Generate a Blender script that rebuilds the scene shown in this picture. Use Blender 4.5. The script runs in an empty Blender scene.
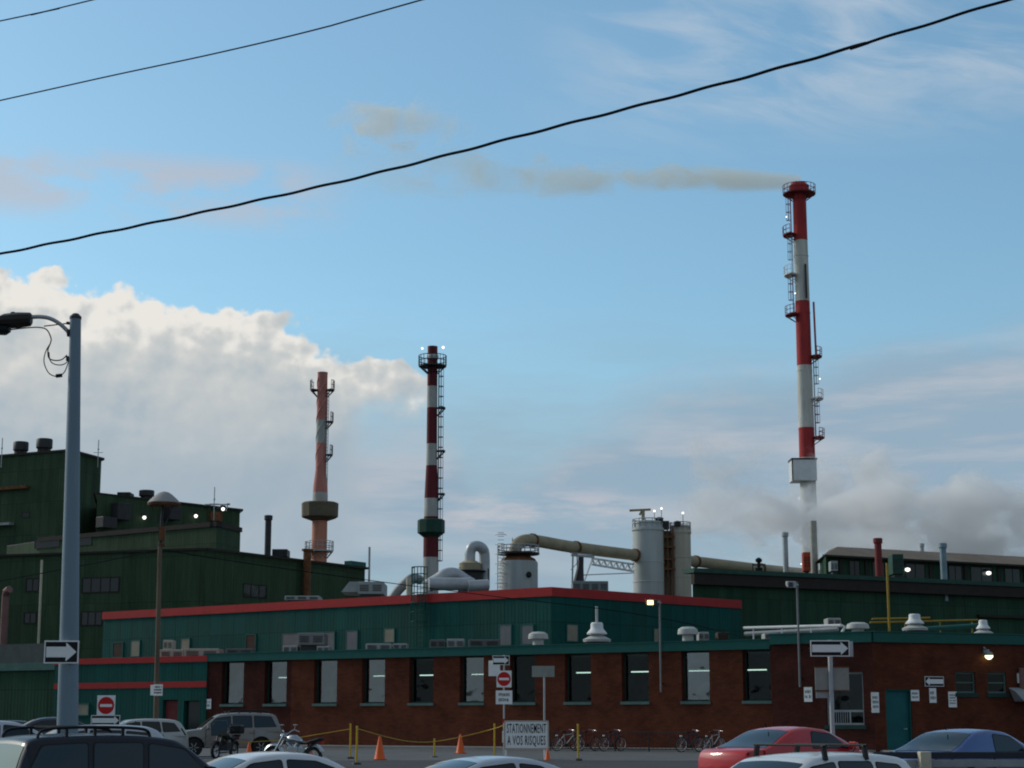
SKY_TINT = (0.68, 0.94, 0.97)
SUN_E = 1.8
import bpy, bmesh, math, random
from math import sin, cos, tan, pi, radians, atan2, sqrt
from mathutils import Vector, Matrix
random.seed(7)
S = bpy.context.scene
COL = S.collection

# ------------------------------------------------------------------ camera
F = 1800.0
PITCH = math.atan(337.0 / F)
EYE = 1.85
cam_data = bpy.data.cameras.new('camera')
cam_data.sensor_width = 36.0
cam_data.lens = F / 1024.0 * 36.0
cam_data.clip_end = 20000
cam_data.clip_start = 0.1
cam = bpy.data.objects.new('camera', cam_data)
COL.objects.link(cam)
cam.location = (0, 0, EYE)
cam.rotation_euler = (pi / 2 + PITCH, 0, 0)
S.camera = cam

def P(px, py, Y):
    """point of the place seen at photo position (px,py), Y metres ahead"""
    xc = (px - 512) / F
    yc = (384 - py) / F
    d = Vector((xc, cos(PITCH) - yc * sin(PITCH), sin(PITCH) + yc * cos(PITCH)))
    return Vector((0, 0, EYE)) + d * (Y / d.y)

def PXM(Y):
    return F * cos(PITCH) / Y        # about how many pixels a metre has

def X(px, Y, py=700):
    return P(px, py, Y).x

def Z(py, Y):
    return P(512, py, Y).z

def gz(y):
    t = max(0.0, min(1.0, (y - 24.0) / 24.0))
    return 0.53 * t * t * (3 - 2 * t) - 0.08

# ------------------------------------------------------------------ materials
MATS = {}
def nodes_of(m):
    m.use_nodes = True
    nt = m.node_tree
    return nt, nt.nodes['Principled BSDF']

def paint(name, col, rough=0.6, metal=0.0, var=0.18, scale=1.5, grime=0.0, bump=0.0, coat=0.0, spec=0.2, streak=False):
    """painted / plain surface with soft uneven tone and optional stains of wear"""
    if name in MATS:
        return MATS[name]
    m = bpy.data.materials.new(name)
    nt, b = nodes_of(m)
    N, L = nt.nodes, nt.links
    tc = N.new('ShaderNodeTexCoord')
    mp = N.new('ShaderNodeMapping')
    L.new(tc.outputs['Object'], mp.inputs['Vector'])
    if streak:
        mp.inputs['Scale'].default_value = (1, 1, 0.12)
    n1 = N.new('ShaderNodeTexNoise')
    n1.inputs['Scale'].default_value = scale
    n1.inputs['Detail'].default_value = 6
    n1.inputs['Roughness'].default_value = 0.65
    L.new(mp.outputs['Vector'], n1.inputs['Vector'])
    r = N.new('ShaderNodeValToRGB')
    r.color_ramp.elements[0].position = 0.3
    r.color_ramp.elements[1].position = 0.72
    lo = [c * (1 - var) for c in col]
    hi = [min(1, c * (1 + var)) for c in col]
    r.color_ramp.elements[0].color = (*lo, 1)
    r.color_ramp.elements[1].color = (*hi, 1)
    L.new(n1.outputs['Fac'], r.inputs['Fac'])
    out = r.outputs['Color']
    if grime > 0:
        n2 = N.new('ShaderNodeTexNoise')
        n2.inputs['Scale'].default_value = scale * 0.45
        n2.inputs['Detail'].default_value = 8
        n2.inputs['Roughness'].default_value = 0.75
        L.new(mp.outputs['Vector'], n2.inputs['Vector'])
        r2 = N.new('ShaderNodeValToRGB')
        r2.color_ramp.elements[0].position = 0.48
        r2.color_ramp.elements[1].position = 0.68
        r2.color_ramp.elements[0].color = (0, 0, 0, 1)
        r2.color_ramp.elements[1].color = (grime, grime, grime, 1)
        L.new(n2.outputs['Fac'], r2.inputs['Fac'])
        mx = N.new('ShaderNodeMix')
        mx.data_type = 'RGBA'
        g = (col[0] * 0.55 + 0.03, col[1] * 0.5 + 0.018, col[2] * 0.45 + 0.01)
        mx.inputs[7].default_value = (*g, 1)
        L.new(r2.outputs['Color'], mx.inputs[0])
        L.new(out, mx.inputs[6])
        out = mx.outputs[2]
    L.new(out, b.inputs['Base Color'])
    b.inputs['Roughness'].default_value = rough
    b.inputs['Metallic'].default_value = metal
    b.inputs['Coat Weight'].default_value = coat
    b.inputs['Coat Roughness'].default_value = 0.06
    b.inputs['Specular IOR Level'].default_value = spec
    if bump > 0:
        bp = N.new('ShaderNodeBump')
        bp.inputs['Strength'].default_value = bump
        bp.inputs['Distance'].default_value = 0.02
        n3 = N.new('ShaderNodeTexNoise')
        n3.inputs['Scale'].default_value = scale * 14
        n3.inputs['Detail'].default_value = 4
        L.new(tc.outputs['Object'], n3.inputs['Vector'])
        L.new(n3.outputs['Fac'], bp.inputs['Height'])
        L.new(bp.outputs['Normal'], b.inputs['Normal'])
    MATS[name] = m
    return m

def cladding(name, col, pitch=0.3, var=0.2, grime=0.35, strength=0.5):
    """painted corrugated sheet: vertical ribs, rows of sheets, long weathering streaks"""
    m = bpy.data.materials.new(name)
    nt, b = nodes_of(m)
    N, L = nt.nodes, nt.links
    tc = N.new('ShaderNodeTexCoord')
    uv = N.new('ShaderNodeUVMap')
    sp = N.new('ShaderNodeSeparateXYZ')
    L.new(uv.outputs['UV'], sp.inputs[0])
    # streaks
    cm = N.new('ShaderNodeCombineXYZ')
    L.new(sp.outputs[0], cm.inputs[0])
    m1 = N.new('ShaderNodeMath'); m1.operation = 'MULTIPLY'; m1.inputs[1].default_value = 0.15
    L.new(sp.outputs[1], m1.inputs[0]); L.new(m1.outputs[0], cm.inputs[1])
    n1 = N.new('ShaderNodeTexNoise'); n1.inputs['Scale'].default_value = 0.9; n1.inputs['Detail'].default_value = 8
    n1.inputs['Roughness'].default_value = 0.7
    L.new(cm.outputs[0], n1.inputs['Vector'])
    r = N.new('ShaderNodeValToRGB')
    r.color_ramp.elements[0].position = 0.32
    r.color_ramp.elements[1].position = 0.7
    r.color_ramp.elements[0].color = (*[c * (1 - var) for c in col], 1)
    r.color_ramp.elements[1].color = (*[c * (1 + var) for c in col], 1)
    L.new(n1.outputs['Fac'], r.inputs['Fac'])
    # sheet to sheet tone
    br = N.new('ShaderNodeTexBrick')
    br.offset = 0.0
    br.inputs['Scale'].default_value = 1.0
    br.inputs['Brick Width'].default_value = 1.1
    br.inputs['Row Height'].default_value = 3.4
    br.inputs['Mortar Size'].default_value = 0.025
    br.inputs['Color1'].default_value = (0.86, 0.86, 0.86, 1)
    br.inputs['Color2'].default_value = (1.1, 1.1, 1.1, 1)
    br.inputs['Mortar'].default_value = (0.6, 0.6, 0.6, 1)
    L.new(uv.outputs['UV'], br.inputs['Vector'])
    mx = N.new('ShaderNodeMix'); mx.data_type = 'RGBA'; mx.blend_type = 'MULTIPLY'; mx.inputs[0].default_value = 1
    L.new(r.outputs['Color'], mx.inputs[6]); L.new(br.outputs['Color'], mx.inputs[7])
    # patches of rust-brown dirt
    n2 = N.new('ShaderNodeTexNoise'); n2.inputs['Scale'].default_value = 0.22; n2.inputs['Detail'].default_value = 9
    n2.inputs['Roughness'].default_value = 0.72
    L.new(cm.outputs[0], n2.inputs['Vector'])
    r2 = N.new('ShaderNodeValToRGB')
    r2.color_ramp.elements[0].position = 0.52; r2.color_ramp.elements[1].position = 0.7
    r2.color_ramp.elements[0].color = (0, 0, 0, 1); r2.color_ramp.elements[1].color = (grime, grime, grime, 1)
    L.new(n2.outputs['Fac'], r2.inputs['Fac'])
    m2 = N.new('ShaderNodeMix'); m2.data_type = 'RGBA'
    m2.inputs[7].default_value = (0.06, 0.055, 0.042, 1)
    L.new(r2.outputs['Color'], m2.inputs[0]); L.new(mx.outputs[2], m2.inputs[6])
    L.new(m2.outputs[2], b.inputs['Base Color'])
    b.inputs['Roughness'].default_value = 0.75
    b.inputs['Specular IOR Level'].default_value = 0.12
    wv = N.new('ShaderNodeTexWave'); wv.wave_type = 'BANDS'; wv.bands_direction = 'X'
    wv.inputs['Scale'].default_value = 0.314 / pitch
    L.new(uv.outputs['UV'], wv.inputs['Vector'])
    bp = N.new('ShaderNodeBump'); bp.inputs['Strength'].default_value = strength; bp.inputs['Distance'].default_value = 0.04
    L.new(wv.outputs['Fac'], bp.inputs['Height']); L.new(bp.outputs['Normal'], b.inputs['Normal'])
    return m

def brick_mat(name, c1, c2, mortar):
    m = bpy.data.materials.new(name)
    nt, b = nodes_of(m)
    N, L = nt.nodes, nt.links
    uv = N.new('ShaderNodeUVMap')
    br = N.new('ShaderNodeTexBrick')
    br.inputs['Scale'].default_value = 1.0
    br.inputs['Brick Width'].default_value = 0.3
    br.inputs['Row Height'].default_value = 0.1
    br.inputs['Mortar Size'].default_value = 0.008
    br.inputs['Color1'].default_value = (*c1, 1)
    br.inputs['Color2'].default_value = (*c2, 1)
    br.inputs['Mortar'].default_value = (*mortar, 1)
    br.inputs['Bias'].default_value = -0.1
    L.new(uv.outputs['UV'], br.inputs['Vector'])
    n1 = N.new('ShaderNodeTexNoise'); n1.inputs['Scale'].default_value = 0.7; n1.inputs['Detail'].default_value = 8
    n1.inputs['Roughness'].default_value = 0.7
    L.new(uv.outputs['UV'], n1.inputs['Vector'])
    r = N.new('ShaderNodeValToRGB')
    r.color_ramp.elements[0].position = 0.3; r.color_ramp.elements[1].position = 0.75
    r.color_ramp.elements[0].color = (0.55, 0.53, 0.53, 1); r.color_ramp.elements[1].color = (1.28, 1.24, 1.2, 1)
    L.new(n1.outputs['Fac'], r.inputs['Fac'])
    mx = N.new('ShaderNodeMix'); mx.data_type = 'RGBA'; mx.blend_type = 'MULTIPLY'; mx.inputs[0].default_value = 1
    L.new(br.outputs['Color'], mx.inputs[6]); L.new(r.outputs['Color'], mx.inputs[7])
    L.new(mx.outputs[2], b.inputs['Base Color'])
    b.inputs['Roughness'].default_value = 0.9
    b.inputs['Specular IOR Level'].default_value = 0.1
    bp = N.new('ShaderNodeBump'); bp.inputs['Strength'].default_value = 0.5; bp.inputs['Distance'].default_value = 0.01
    L.new(br.outputs['Fac'], bp.inputs['Height']); bp.invert = True
    L.new(bp.outputs['Normal'], b.inputs['Normal'])
    return m

def banded(name, stops, var=0.15, grime=0.5, spots=0.0):
    """paint in level bands: stops = [(z, colour)...], each colour holds from its height up"""
    m = bpy.data.materials.new(name)
    nt, b = nodes_of(m)
    N, L = nt.nodes, nt.links
    tc = N.new('ShaderNodeTexCoord')
    sp = N.new('ShaderNodeSeparateXYZ'); L.new(tc.outputs['Object'], sp.inputs[0])
    mr = N.new('ShaderNodeMapRange'); mr.inputs[1].default_value = 0; mr.inputs[2].default_value = 100
    L.new(sp.outputs[2], mr.inputs[0])
    r = N.new('ShaderNodeValToRGB'); r.color_ramp.interpolation = 'CONSTANT'
    el = r.color_ramp.elements
    el[0].position = 0; el[0].color = (*stops[0][1], 1)
    el[1].position = stops[1][0] / 100; el[1].color = (*stops[1][1], 1)
    for z, c in stops[2:]:
        e = el.new(z / 100); e.color = (*c, 1)
    L.new(mr.outputs[0], r.inputs['Fac'])
    mp = N.new('ShaderNodeMapping'); mp.inputs['Scale'].default_value = (1, 1, 0.18)
    L.new(tc.outputs['Object'], mp.inputs['Vector'])
    n1 = N.new('ShaderNodeTexNoise'); n1.inputs['Scale'].default_value = 1.1; n1.inputs['Detail'].default_value = 8
    n1.inputs['Roughness'].default_value = 0.7
    L.new(mp.outputs['Vector'], n1.inputs['Vector'])
    r1 = N.new('ShaderNodeValToRGB')
    r1.color_ramp.elements[0].position = 0.3; r1.color_ramp.elements[1].position = 0.7
    r1.color_ramp.elements[0].color = (1 - grime, (1 - grime) * 0.97, (1 - grime) * 0.93, 1)
    r1.color_ramp.elements[1].color = (1.08, 1.08, 1.08, 1)
    L.new(n1.outputs['Fac'], r1.inputs['Fac'])
    mx = N.new('ShaderNodeMix'); mx.data_type = 'RGBA'; mx.blend_type = 'MULTIPLY'; mx.inputs[0].default_value = 1
    L.new(r.outputs['Color'], mx.inputs[6]); L.new(r1.outputs['Color'], mx.inputs[7])
    L.new(mx.outputs[2], b.inputs['Base Color'])
    b.inputs['Roughness'].default_value = 0.75
    b.inputs['Specular IOR Level'].default_value = 0.2
    return m

def emit(name, col, strength):
    if name in MATS: return MATS[name]
    m = bpy.data.materials.new(name)
    nt, b = nodes_of(m)
    b.inputs['Base Color'].default_value = (0.8, 0.8, 0.8, 1)
    b.inputs['Emission Color'].default_value = (*col, 1)
    b.inputs['Emission Strength'].default_value = strength
    MATS[name] = m
    return m

def glass_mat(name, refl=0.22, tint=(0.6, 0.68, 0.66)):
    if name in MATS: return MATS[name]
    m = bpy.data.materials.new(name)
    m.use_nodes = True
    nt = m.node_tree; N, L = nt.nodes, nt.links
    N.remove(N['Principled BSDF'])
    out = N['Material Output']
    tr = N.new('ShaderNodeBsdfTransparent'); tr.inputs[0].default_value = (*tint, 1)
    gl = N.new('ShaderNodeBsdfGlossy'); gl.inputs['Roughness'].default_value = 0.03
    gl.inputs[0].default_value = (0.85, 0.93, 0.95, 1)
    tc = N.new('ShaderNodeTexCoord')
    nz = N.new('ShaderNodeTexNoise'); nz.inputs['Scale'].default_value = 1.2; nz.inputs['Detail'].default_value = 1
    L.new(tc.outputs['Object'], nz.inputs['Vector'])
    bp = N.new('ShaderNodeBump'); bp.inputs['Strength'].default_value = 0.6; bp.inputs['Distance'].default_value = 0.02
    L.new(nz.outputs['Fac'], bp.inputs['Height']); L.new(bp.outputs['Normal'], gl.inputs['Normal'])
    mx = N.new('ShaderNodeMixShader'); mx.inputs[0].default_value = refl
    L.new(tr.outputs[0], mx.inputs[1]); L.new(gl.outputs[0], mx.inputs[2])
    L.new(mx.outputs[0], out.inputs['Surface'])
    MATS[name] = m
    return m

def car_glass():
    if 'car glass' in MATS: return MATS['car glass']
    m = bpy.data.materials.new('car glass')
    nt, b = nodes_of(m)
    b.inputs['Base Color'].default_value = (0.012, 0.02, 0.022, 1)
    b.inputs['Roughness'].default_value = 0.04
    b.inputs['IOR'].default_value = 1.45
    MATS['car glass'] = m
    return m

# ------------------------------------------------------------------ mesh building
class MB:
    def __init__(s):
        s.v = []; s.f = []
    def add(s, vs, fs):
        o = len(s.v)
        s.v += [Vector(v) for v in vs]
        s.f += [tuple(i + o for i in f) for f in fs]
        return s
    def hexa(s, p):      # 8 corners: 4 bottom, 4 top (same order)
        return s.add(p, [(0, 3, 2, 1), (4, 5, 6, 7), (0, 1, 5, 4), (1, 2, 6, 5), (2, 3, 7, 6), (3, 0, 4, 7)])
    def box(s, x0, x1, y0, y1, z0, z1):
        return s.hexa([(x0, y0, z0), (x1, y0, z0), (x1, y1, z0), (x0, y1, z0), (x0, y0, z1), (x1, y0, z1), (x1, y1, z1), (x0, y1, z1)])
    def bar(s, a, b, w, h=None):
        """square bar between two points"""
        a = Vector(a); b = Vector(b); h = h or w
        d = (b - a).normalized()
        up = Vector((0, 0, 1)) if abs(d.z) < 0.9 else Vector((0, 1, 0))
        r = d.cross(up).normalized() * w / 2
        u = r.cross(d).normalized() * h / 2
        return s.hexa([a - r - u, a + r - u, a + r + u, a - r + u, b - r - u, b + r - u, b + r + u, b - r + u])
    def tube(s, path, r, n=8, r1=None, cap=True):
        path = [Vector(p) for p in path]
        m = len(path)
        rs = r if isinstance(r, (list, tuple)) else [r + ((r1 if r1 is not None else r) - r) * i / max(1, m - 1) for i in range(m)]
        vs = []
        ref = None
        for i, p in enumerate(path):
            d = (path[min(i + 1, m - 1)] - path[max(i - 1, 0)])
            if d.length < 1e-9: d = Vector((0, 0, 1))
            d.normalize()
            if ref is None:
                ref = Vector((0, 0, 1)) if abs(d.z) < 0.9 else Vector((1, 0, 0))
            a = d.cross(ref)
            if a.length < 1e-6:
                a = d.cross(Vector((0, 1, 0)))
            a.normalize(); b = a.cross(d).normalized(); ref = b
            for k in range(n):
                t = 2 * pi * k / n
                vs.append(p + (a * cos(t) + b * sin(t)) * rs[i])
        fs = []
        for i in range(m - 1):
            for k in range(n):
                k2 = (k + 1) % n
                fs.append((i * n + k, i * n + k2, (i + 1) * n + k2, (i + 1) * n + k))
        if cap:
            fs.append(tuple(range(n - 1, -1, -1)))
            fs.append(tuple((m - 1) * n + k for k in range(n)))
        return s.add(vs, fs)
    def lathe(s, prof, n=24, c=(0, 0, 0), axis='z'):
        vs = []; fs = []
        c = Vector(c)
        for r, z in prof:
            for k in range(n):
                t = 2 * pi * k / n
                if axis == 'z': vs.append(c + Vector((r * cos(t), r * sin(t), z)))
                else: vs.append(c + Vector((r * cos(t), z, r * sin(t))))
        m = len(prof)
        for i in range(m - 1):
            for k in range(n):
                k2 = (k + 1) % n
                fs.append((i * n + k, i * n + k2, (i + 1) * n + k2, (i + 1) * n + k))
        fs.append(tuple(range(n - 1, -1, -1)))
        fs.append(tuple((m - 1) * n + k for k in range(n)))
        return s.add(vs, fs)
    def ring(s, prof, n=24, c=(0, 0, 0), axis='y'):
        """closed profile turned about an axis, open in the middle"""
        vs = []; c = Vector(c); m = len(prof)
        for r, z in prof:
            for k in range(n):
                t = 2 * pi * k / n
                vs.append(c + (Vector((r * cos(t), z, r * sin(t))) if axis == 'y' else Vector((r * cos(t), r * sin(t), z))))
        return s.add(vs, [(i * n + k, i * n + (k + 1) % n, ((i + 1) % m) * n + (k + 1) % n, ((i + 1) % m) * n + k) for i in range(m) for k in range(n)])
    def prism(s, poly, off):
        """planar polygon (3-D points) pushed along off"""
        poly = [Vector(p) for p in poly]; off = Vector(off); n = len(poly)
        return s.add(poly + [p + off for p in poly],
                     [tuple(range(n - 1, -1, -1)), tuple(range(n, 2 * n))] + [(i, (i + 1) % n, n + (i + 1) % n, n + i) for i in range(n)])
    def build(s, name, mat, parent=None, smooth=False, bevel=0.0, seg=2, loc=None, angle=35, uv=False):
        me = bpy.data.meshes.new(name)
        bm = bmesh.new()
        bv = [bm.verts.new(v) for v in s.v]
        for f in s.f:
            try: bm.faces.new([bv[i] for i in f])
            except ValueError: pass
        bmesh.ops.recalc_face_normals(bm, faces=bm.faces)
        if bevel > 0:
            bmesh.ops.remove_doubles(bm, verts=bm.verts, dist=1e-5)
            es = [e for e in bm.edges if len(e.link_faces) == 2 and e.calc_face_angle(0) > radians(30)]
            bmesh.ops.bevel(bm, geom=es, offset=bevel, segments=seg, affect='EDGES', clamp_overlap=True, profile=0.5)
        if uv:
            lay = bm.loops.layers.uv.new('UVMap')
            for f in bm.faces:
                nrm = f.normal
                if abs(nrm.z) > 0.7:
                    for l in f.loops: l[lay].uv = (l.vert.co.x, l.vert.co.y)
                else:
                    t = Vector((-nrm.y, nrm.x, 0)).normalized()
                    for l in f.loops: l[lay].uv = (l.vert.co.dot(t), l.vert.co.z)
        if smooth:
            for f in bm.faces: f.smooth = True
        bm.to_mesh(me); bm.free()
        if smooth:
            me.set_sharp_from_angle(angle=radians(angle))
        if mat is not None:
            me.materials.append(mat)
        o = bpy.data.objects.new(name, me)
        COL.objects.link(o)
        if parent is not None: o.parent = parent
        if loc is not None: o.location = loc
        return o

def tag(o, label=None, cat=None, group=None, kind=None):
    if label: o['label'] = label
    if cat: o['category'] = cat
    if group: o['group'] = group
    if kind: o['kind'] = kind
    return o

def thing(name, label, cat, loc=(0, 0, 0), rz=0.0, group=None):
    o = bpy.data.objects.new(name, None)
    COL.objects.link(o)
    o.empty_display_size = 0.3
    o.location = loc; o.rotation_euler = (0, 0, rz)
    return tag(o, label, cat, group)

def dup(root, loc, rz=None, label=None, scale=None):
    r = root.copy(); COL.objects.link(r)
    r.location = loc
    if rz is not None: r.rotation_euler = (0, 0, rz)
    if scale is not None: r.scale = scale
    if label: r['label'] = label
    for ch in list(root.children):
        c = ch.copy(); COL.objects.link(c); c.parent = r
        for g in list(ch.children):
            d = g.copy(); COL.objects.link(d); d.parent = c
    return r

def text_mesh(name, txt, size, mat, parent, loc, width=None, extrude=0.004, bold=0.0, sx=1.0):
    cu = bpy.data.curves.new(name, 'FONT')
    cu.body = txt; cu.size = size; cu.align_x = 'CENTER'; cu.align_y = 'CENTER'
    cu.extrude = extrude; cu.offset = bold; cu.resolution_u = 2; cu.space_character = 1.12
    t = bpy.data.objects.new('tmp_text', cu)
    COL.objects.link(t)
    bpy.context.view_layer.update()
    me = bpy.data.meshes.new_from_object(t.evaluated_get(bpy.context.evaluated_depsgraph_get()))
    bpy.data.objects.remove(t); bpy.data.curves.remove(cu)
    xs = [v.co.x for v in me.vertices]
    k = (width / (max(xs) - min(xs))) if width else sx
    for v in me.vertices:
        x, y, z = v.co
        v.co = (x * k, -z, y)
    me.materials.clear(); me.materials.append(mat)
    o = bpy.data.objects.new(name, me); COL.objects.link(o)
    o.parent = parent; o.location = loc
    return o

def catmull(pts, n=8):
    pts = [Vector(p) for p in pts]
    out = []
    for i in range(len(pts) - 1):
        p0 = pts[max(i - 1, 0)]; p1 = pts[i]; p2 = pts[i + 1]; p3 = pts[min(i + 2, len(pts) - 1)]
        for k in range(n):
            t = k / n
            out.append(0.5 * ((2 * p1) + (p2 - p0) * t + (2 * p0 - 5 * p1 + 4 * p2 - p3) * t * t + (3 * p1 - p0 - 3 * p2 + p3) * t ** 3))
    out.append(pts[-1])
    return out

# palette (real-world base colours)
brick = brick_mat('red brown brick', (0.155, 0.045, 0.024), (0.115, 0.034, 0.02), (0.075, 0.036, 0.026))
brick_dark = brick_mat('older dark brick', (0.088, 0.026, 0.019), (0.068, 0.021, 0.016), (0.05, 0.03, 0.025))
teal = cladding('teal cladding', (0.008, 0.078, 0.066), 0.25, 0.2, 0.3, 0.15)
green = cladding('dark green cladding', (0.045, 0.080, 0.042), 0.3, 0.32, 0.6, 0.22)
green_b = cladding('deep green cladding', (0.028, 0.072, 0.042), 0.3, 0.25, 0.45, 0.2)
teal_trim = paint('teal trim', (0.015, 0.105, 0.088), 0.5, var=0.1)
red_trim = paint('red trim', (0.38, 0.022, 0.022), 0.5, var=0.12)
dark_trim = paint('dark brown flashing', (0.035, 0.028, 0.024), 0.7, grime=0.3)
roof_gravel = paint('roof gravel', (0.16, 0.155, 0.145), 0.95, scale=4, bump=0.5)
galv = paint('galvanised steel', (0.42, 0.44, 0.45), 0.5, 0.4, 0.15, 3, 0.2)
grey_paint = paint('grey paint', (0.33, 0.35, 0.36), 0.55, grime=0.3)
white_paint = paint('white paint', (0.72, 0.73, 0.72), 0.5, var=0.08, grime=0.25)
sign_white = paint('sign white', (0.85, 0.86, 0.84), 0.4, var=0.05)
sign_black = paint('sign black', (0.012, 0.012, 0.014), 0.4)
sign_red = paint('sign red', (0.55, 0.02, 0.02), 0.4, var=0.06)
black_rub = paint('black rubber', (0.02, 0.02, 0.021), 0.7)
black_plastic = paint('black plastic', (0.015, 0.015, 0.016), 0.45)
dark_metal = paint('dark metal', (0.05, 0.05, 0.052), 0.55, 0.3, grime=0.2)
rust = paint('rusty steel', (0.17, 0.075, 0.035), 0.85, var=0.45, scale=2.5, grime=0.6)
cream = paint('cream paint', (0.55, 0.5, 0.38), 0.6, grime=0.35)
tan_pipe = paint('tan pipe', (0.36, 0.30, 0.20), 0.7, grime=0.5, scale=0.8)
yellow = paint('yellow paint', (0.62, 0.40, 0.04), 0.55, grime=0.25)
orange = paint('orange plastic', (0.75, 0.13, 0.03), 0.5, var=0.1)
chrome = paint('dull chrome', (0.42, 0.43, 0.45), 0.28, 1.0, 0.1)
wood_grey = paint('weathered wood', (0.16, 0.12, 0.085), 0.85, var=0.3, scale=3, streak=True)
interior = paint('interior plaster', (0.05, 0.055, 0.05), 0.9)
pane_glass = glass_mat('window glass', .025, (.45, .52, .5))
pane_bright = glass_mat('bright copy of window glass', .2, (.4, .46, .45))  # same glass, reflection strengthened by hand for panes that mirror bright sky
dark_glass = car_glass()
tube_lit = emit('lit fluorescent tube', (0.9, 1.0, 0.92), 3.6)
lamp_warm = emit('lit amber lamp', (1.0, 0.62, 0.2), 4.0)
lamp_white = emit('lit white lamp', (1.0, 0.98, 0.9), 2.0)
lamp_green = emit('lit greenish lamp', (0.85, 1.0, 0.45), 3.0)
# ------------------------------------------------------------------ sky, air and light
SUN_AZ, SUN_EL = -62.0, 30.0          # degrees clockwise from straight ahead, above the horizon
world = bpy.data.worlds.new('World'); S.world = world
world.use_nodes = True
wt = world.node_tree; WN, WL = wt.nodes, wt.links
for n in list(WN): WN.remove(n)

class E:
    """little arithmetic over node sockets"""
    def __init__(s, o): s.o = o
    @staticmethod
    def op(k, *a, clamp=False):
        n = WN.new('ShaderNodeMath'); n.operation = k; n.use_clamp = clamp
        for i, x in enumerate(a):
            if isinstance(x, E): WL.new(x.o, n.inputs[i])
            else: n.inputs[i].default_value = x
        return E(n.outputs[0])
    def __add__(s, x): return E.op('ADD', s, x)
    def __radd__(s, x): return E.op('ADD', x, s)
    def __sub__(s, x): return E.op('SUBTRACT', s, x)
    def __rsub__(s, x): return E.op('SUBTRACT', x, s)
    def __mul__(s, x): return E.op('MULTIPLY', s, x)
    def __rmul__(s, x): return E.op('MULTIPLY', x, s)
    def __truediv__(s, x): return E.op('DIVIDE', s, x)
    def sat(s): return E.op('ADD', s, 0.0, clamp=True)
def smooth(e, a, b):
    n = WN.new('ShaderNodeMapRange'); n.interpolation_type = 'SMOOTHSTEP'
    WL.new(e.o, n.inputs[0]); n.inputs[1].default_value = a; n.inputs[2].default_value = b
    return E(n.outputs[0])
def noise(x, y, scale, detail=6, rough=0.6, seed=0.0, dist=0.0):
    c = WN.new('ShaderNodeCombineXYZ')
    WL.new(x.o, c.inputs[0]); WL.new(y.o, c.inputs[1]); c.inputs[2].default_value = seed
    n = WN.new('ShaderNodeTexNoise')
    n.inputs['Scale'].default_value = scale; n.inputs['Detail'].default_value = detail
    n.inputs['Roughness'].default_value = rough; n.inputs['Distortion'].default_value = dist
    WL.new(c.outputs[0], n.inputs['Vector'])
    return E(n.outputs['Fac'])
def billow(x, y, scale, seed):
    """rounded heaps: 1 at the middle of a heap, 0 in the creases"""
    wx = x + (noise(x, y, scale * .9, 3, .5, seed + 3.0) - 0.5) * (0.9 / scale)
    wy = y + (noise(x, y, scale * .9, 3, .5, seed + 9.0) - 0.5) * (0.9 / scale)
    c = WN.new('ShaderNodeCombineXYZ'); WL.new((wx + seed * 17.3).o, c.inputs[0]); WL.new((wy + seed * 5.1).o, c.inputs[1])
    n = WN.new('ShaderNodeTexVoronoi'); n.feature = 'SMOOTH_F1'; n.voronoi_dimensions = '2D'; n.inputs['Scale'].default_value = scale; n.inputs['Smoothness'].default_value = 0.35
    WL.new(c.outputs[0], n.inputs['Vector'])
    return 1.0 - E(n.outputs['Distance']) * 1.25
def heaps(x, y, seed):
    return billow(x, y, 0.42, seed) * 0.5 + billow(x, y, 1.05, seed + 1) * 0.3 + billow(x, y, 2.5, seed + 2) * 0.13 + noise(x, y, 5.0, 4, .6, seed + 4) * 0.14
def curve(e, pts, x0, x1, y0, y1):
    """piecewise smooth function through pts (in real units)"""
    mr = WN.new('ShaderNodeMapRange'); WL.new(e.o, mr.inputs[0])
    mr.inputs[1].default_value = x0; mr.inputs[2].default_value = x1
    n = WN.new('ShaderNodeFloatCurve'); WL.new(mr.outputs[0], n.inputs['Value'])
    c = n.mapping.curves[0]
    q = [((x - x0) / (x1 - x0), (y - y0) / (y1 - y0)) for x, y in pts]
    c.points[0].location = q[0]; c.points[1].location = q[-1]
    for p in q[1:-1]: c.points.new(*p)
    n.mapping.update()
    return E(n.outputs[0]) * (y1 - y0) + y0
def mix(fac, a, b):
    n = WN.new('ShaderNodeMix'); n.data_type = 'RGBA'
    if isinstance(fac, E): WL.new(fac.o, n.inputs[0])
    else: n.inputs[0].default_value = fac
    for s_, i in ((a, 6), (b, 7)):
        if isinstance(s_, tuple): n.inputs[i].default_value = (*s_, 1)
        else: WL.new(s_, n.inputs[i])
    return n.outputs[2]
def AZ(px): return math.degrees(math.atan((px - 512) / F / 0.985))
def EL(py): return math.degrees(PITCH + math.atan((384 - py) / F))

tc = WN.new('ShaderNodeTexCoord')
sep = WN.new('ShaderNodeSeparateXYZ'); WL.new(tc.outputs['Generated'], sep.inputs[0])
dx, dy, dz = E(sep.outputs[0]), E(sep.outputs[1]), E(sep.outputs[2])
az = E.op('ARCTAN2', dx, dy) * (180 / pi)
el = E.op('ARCSINE', dz) * (180 / pi)

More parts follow.
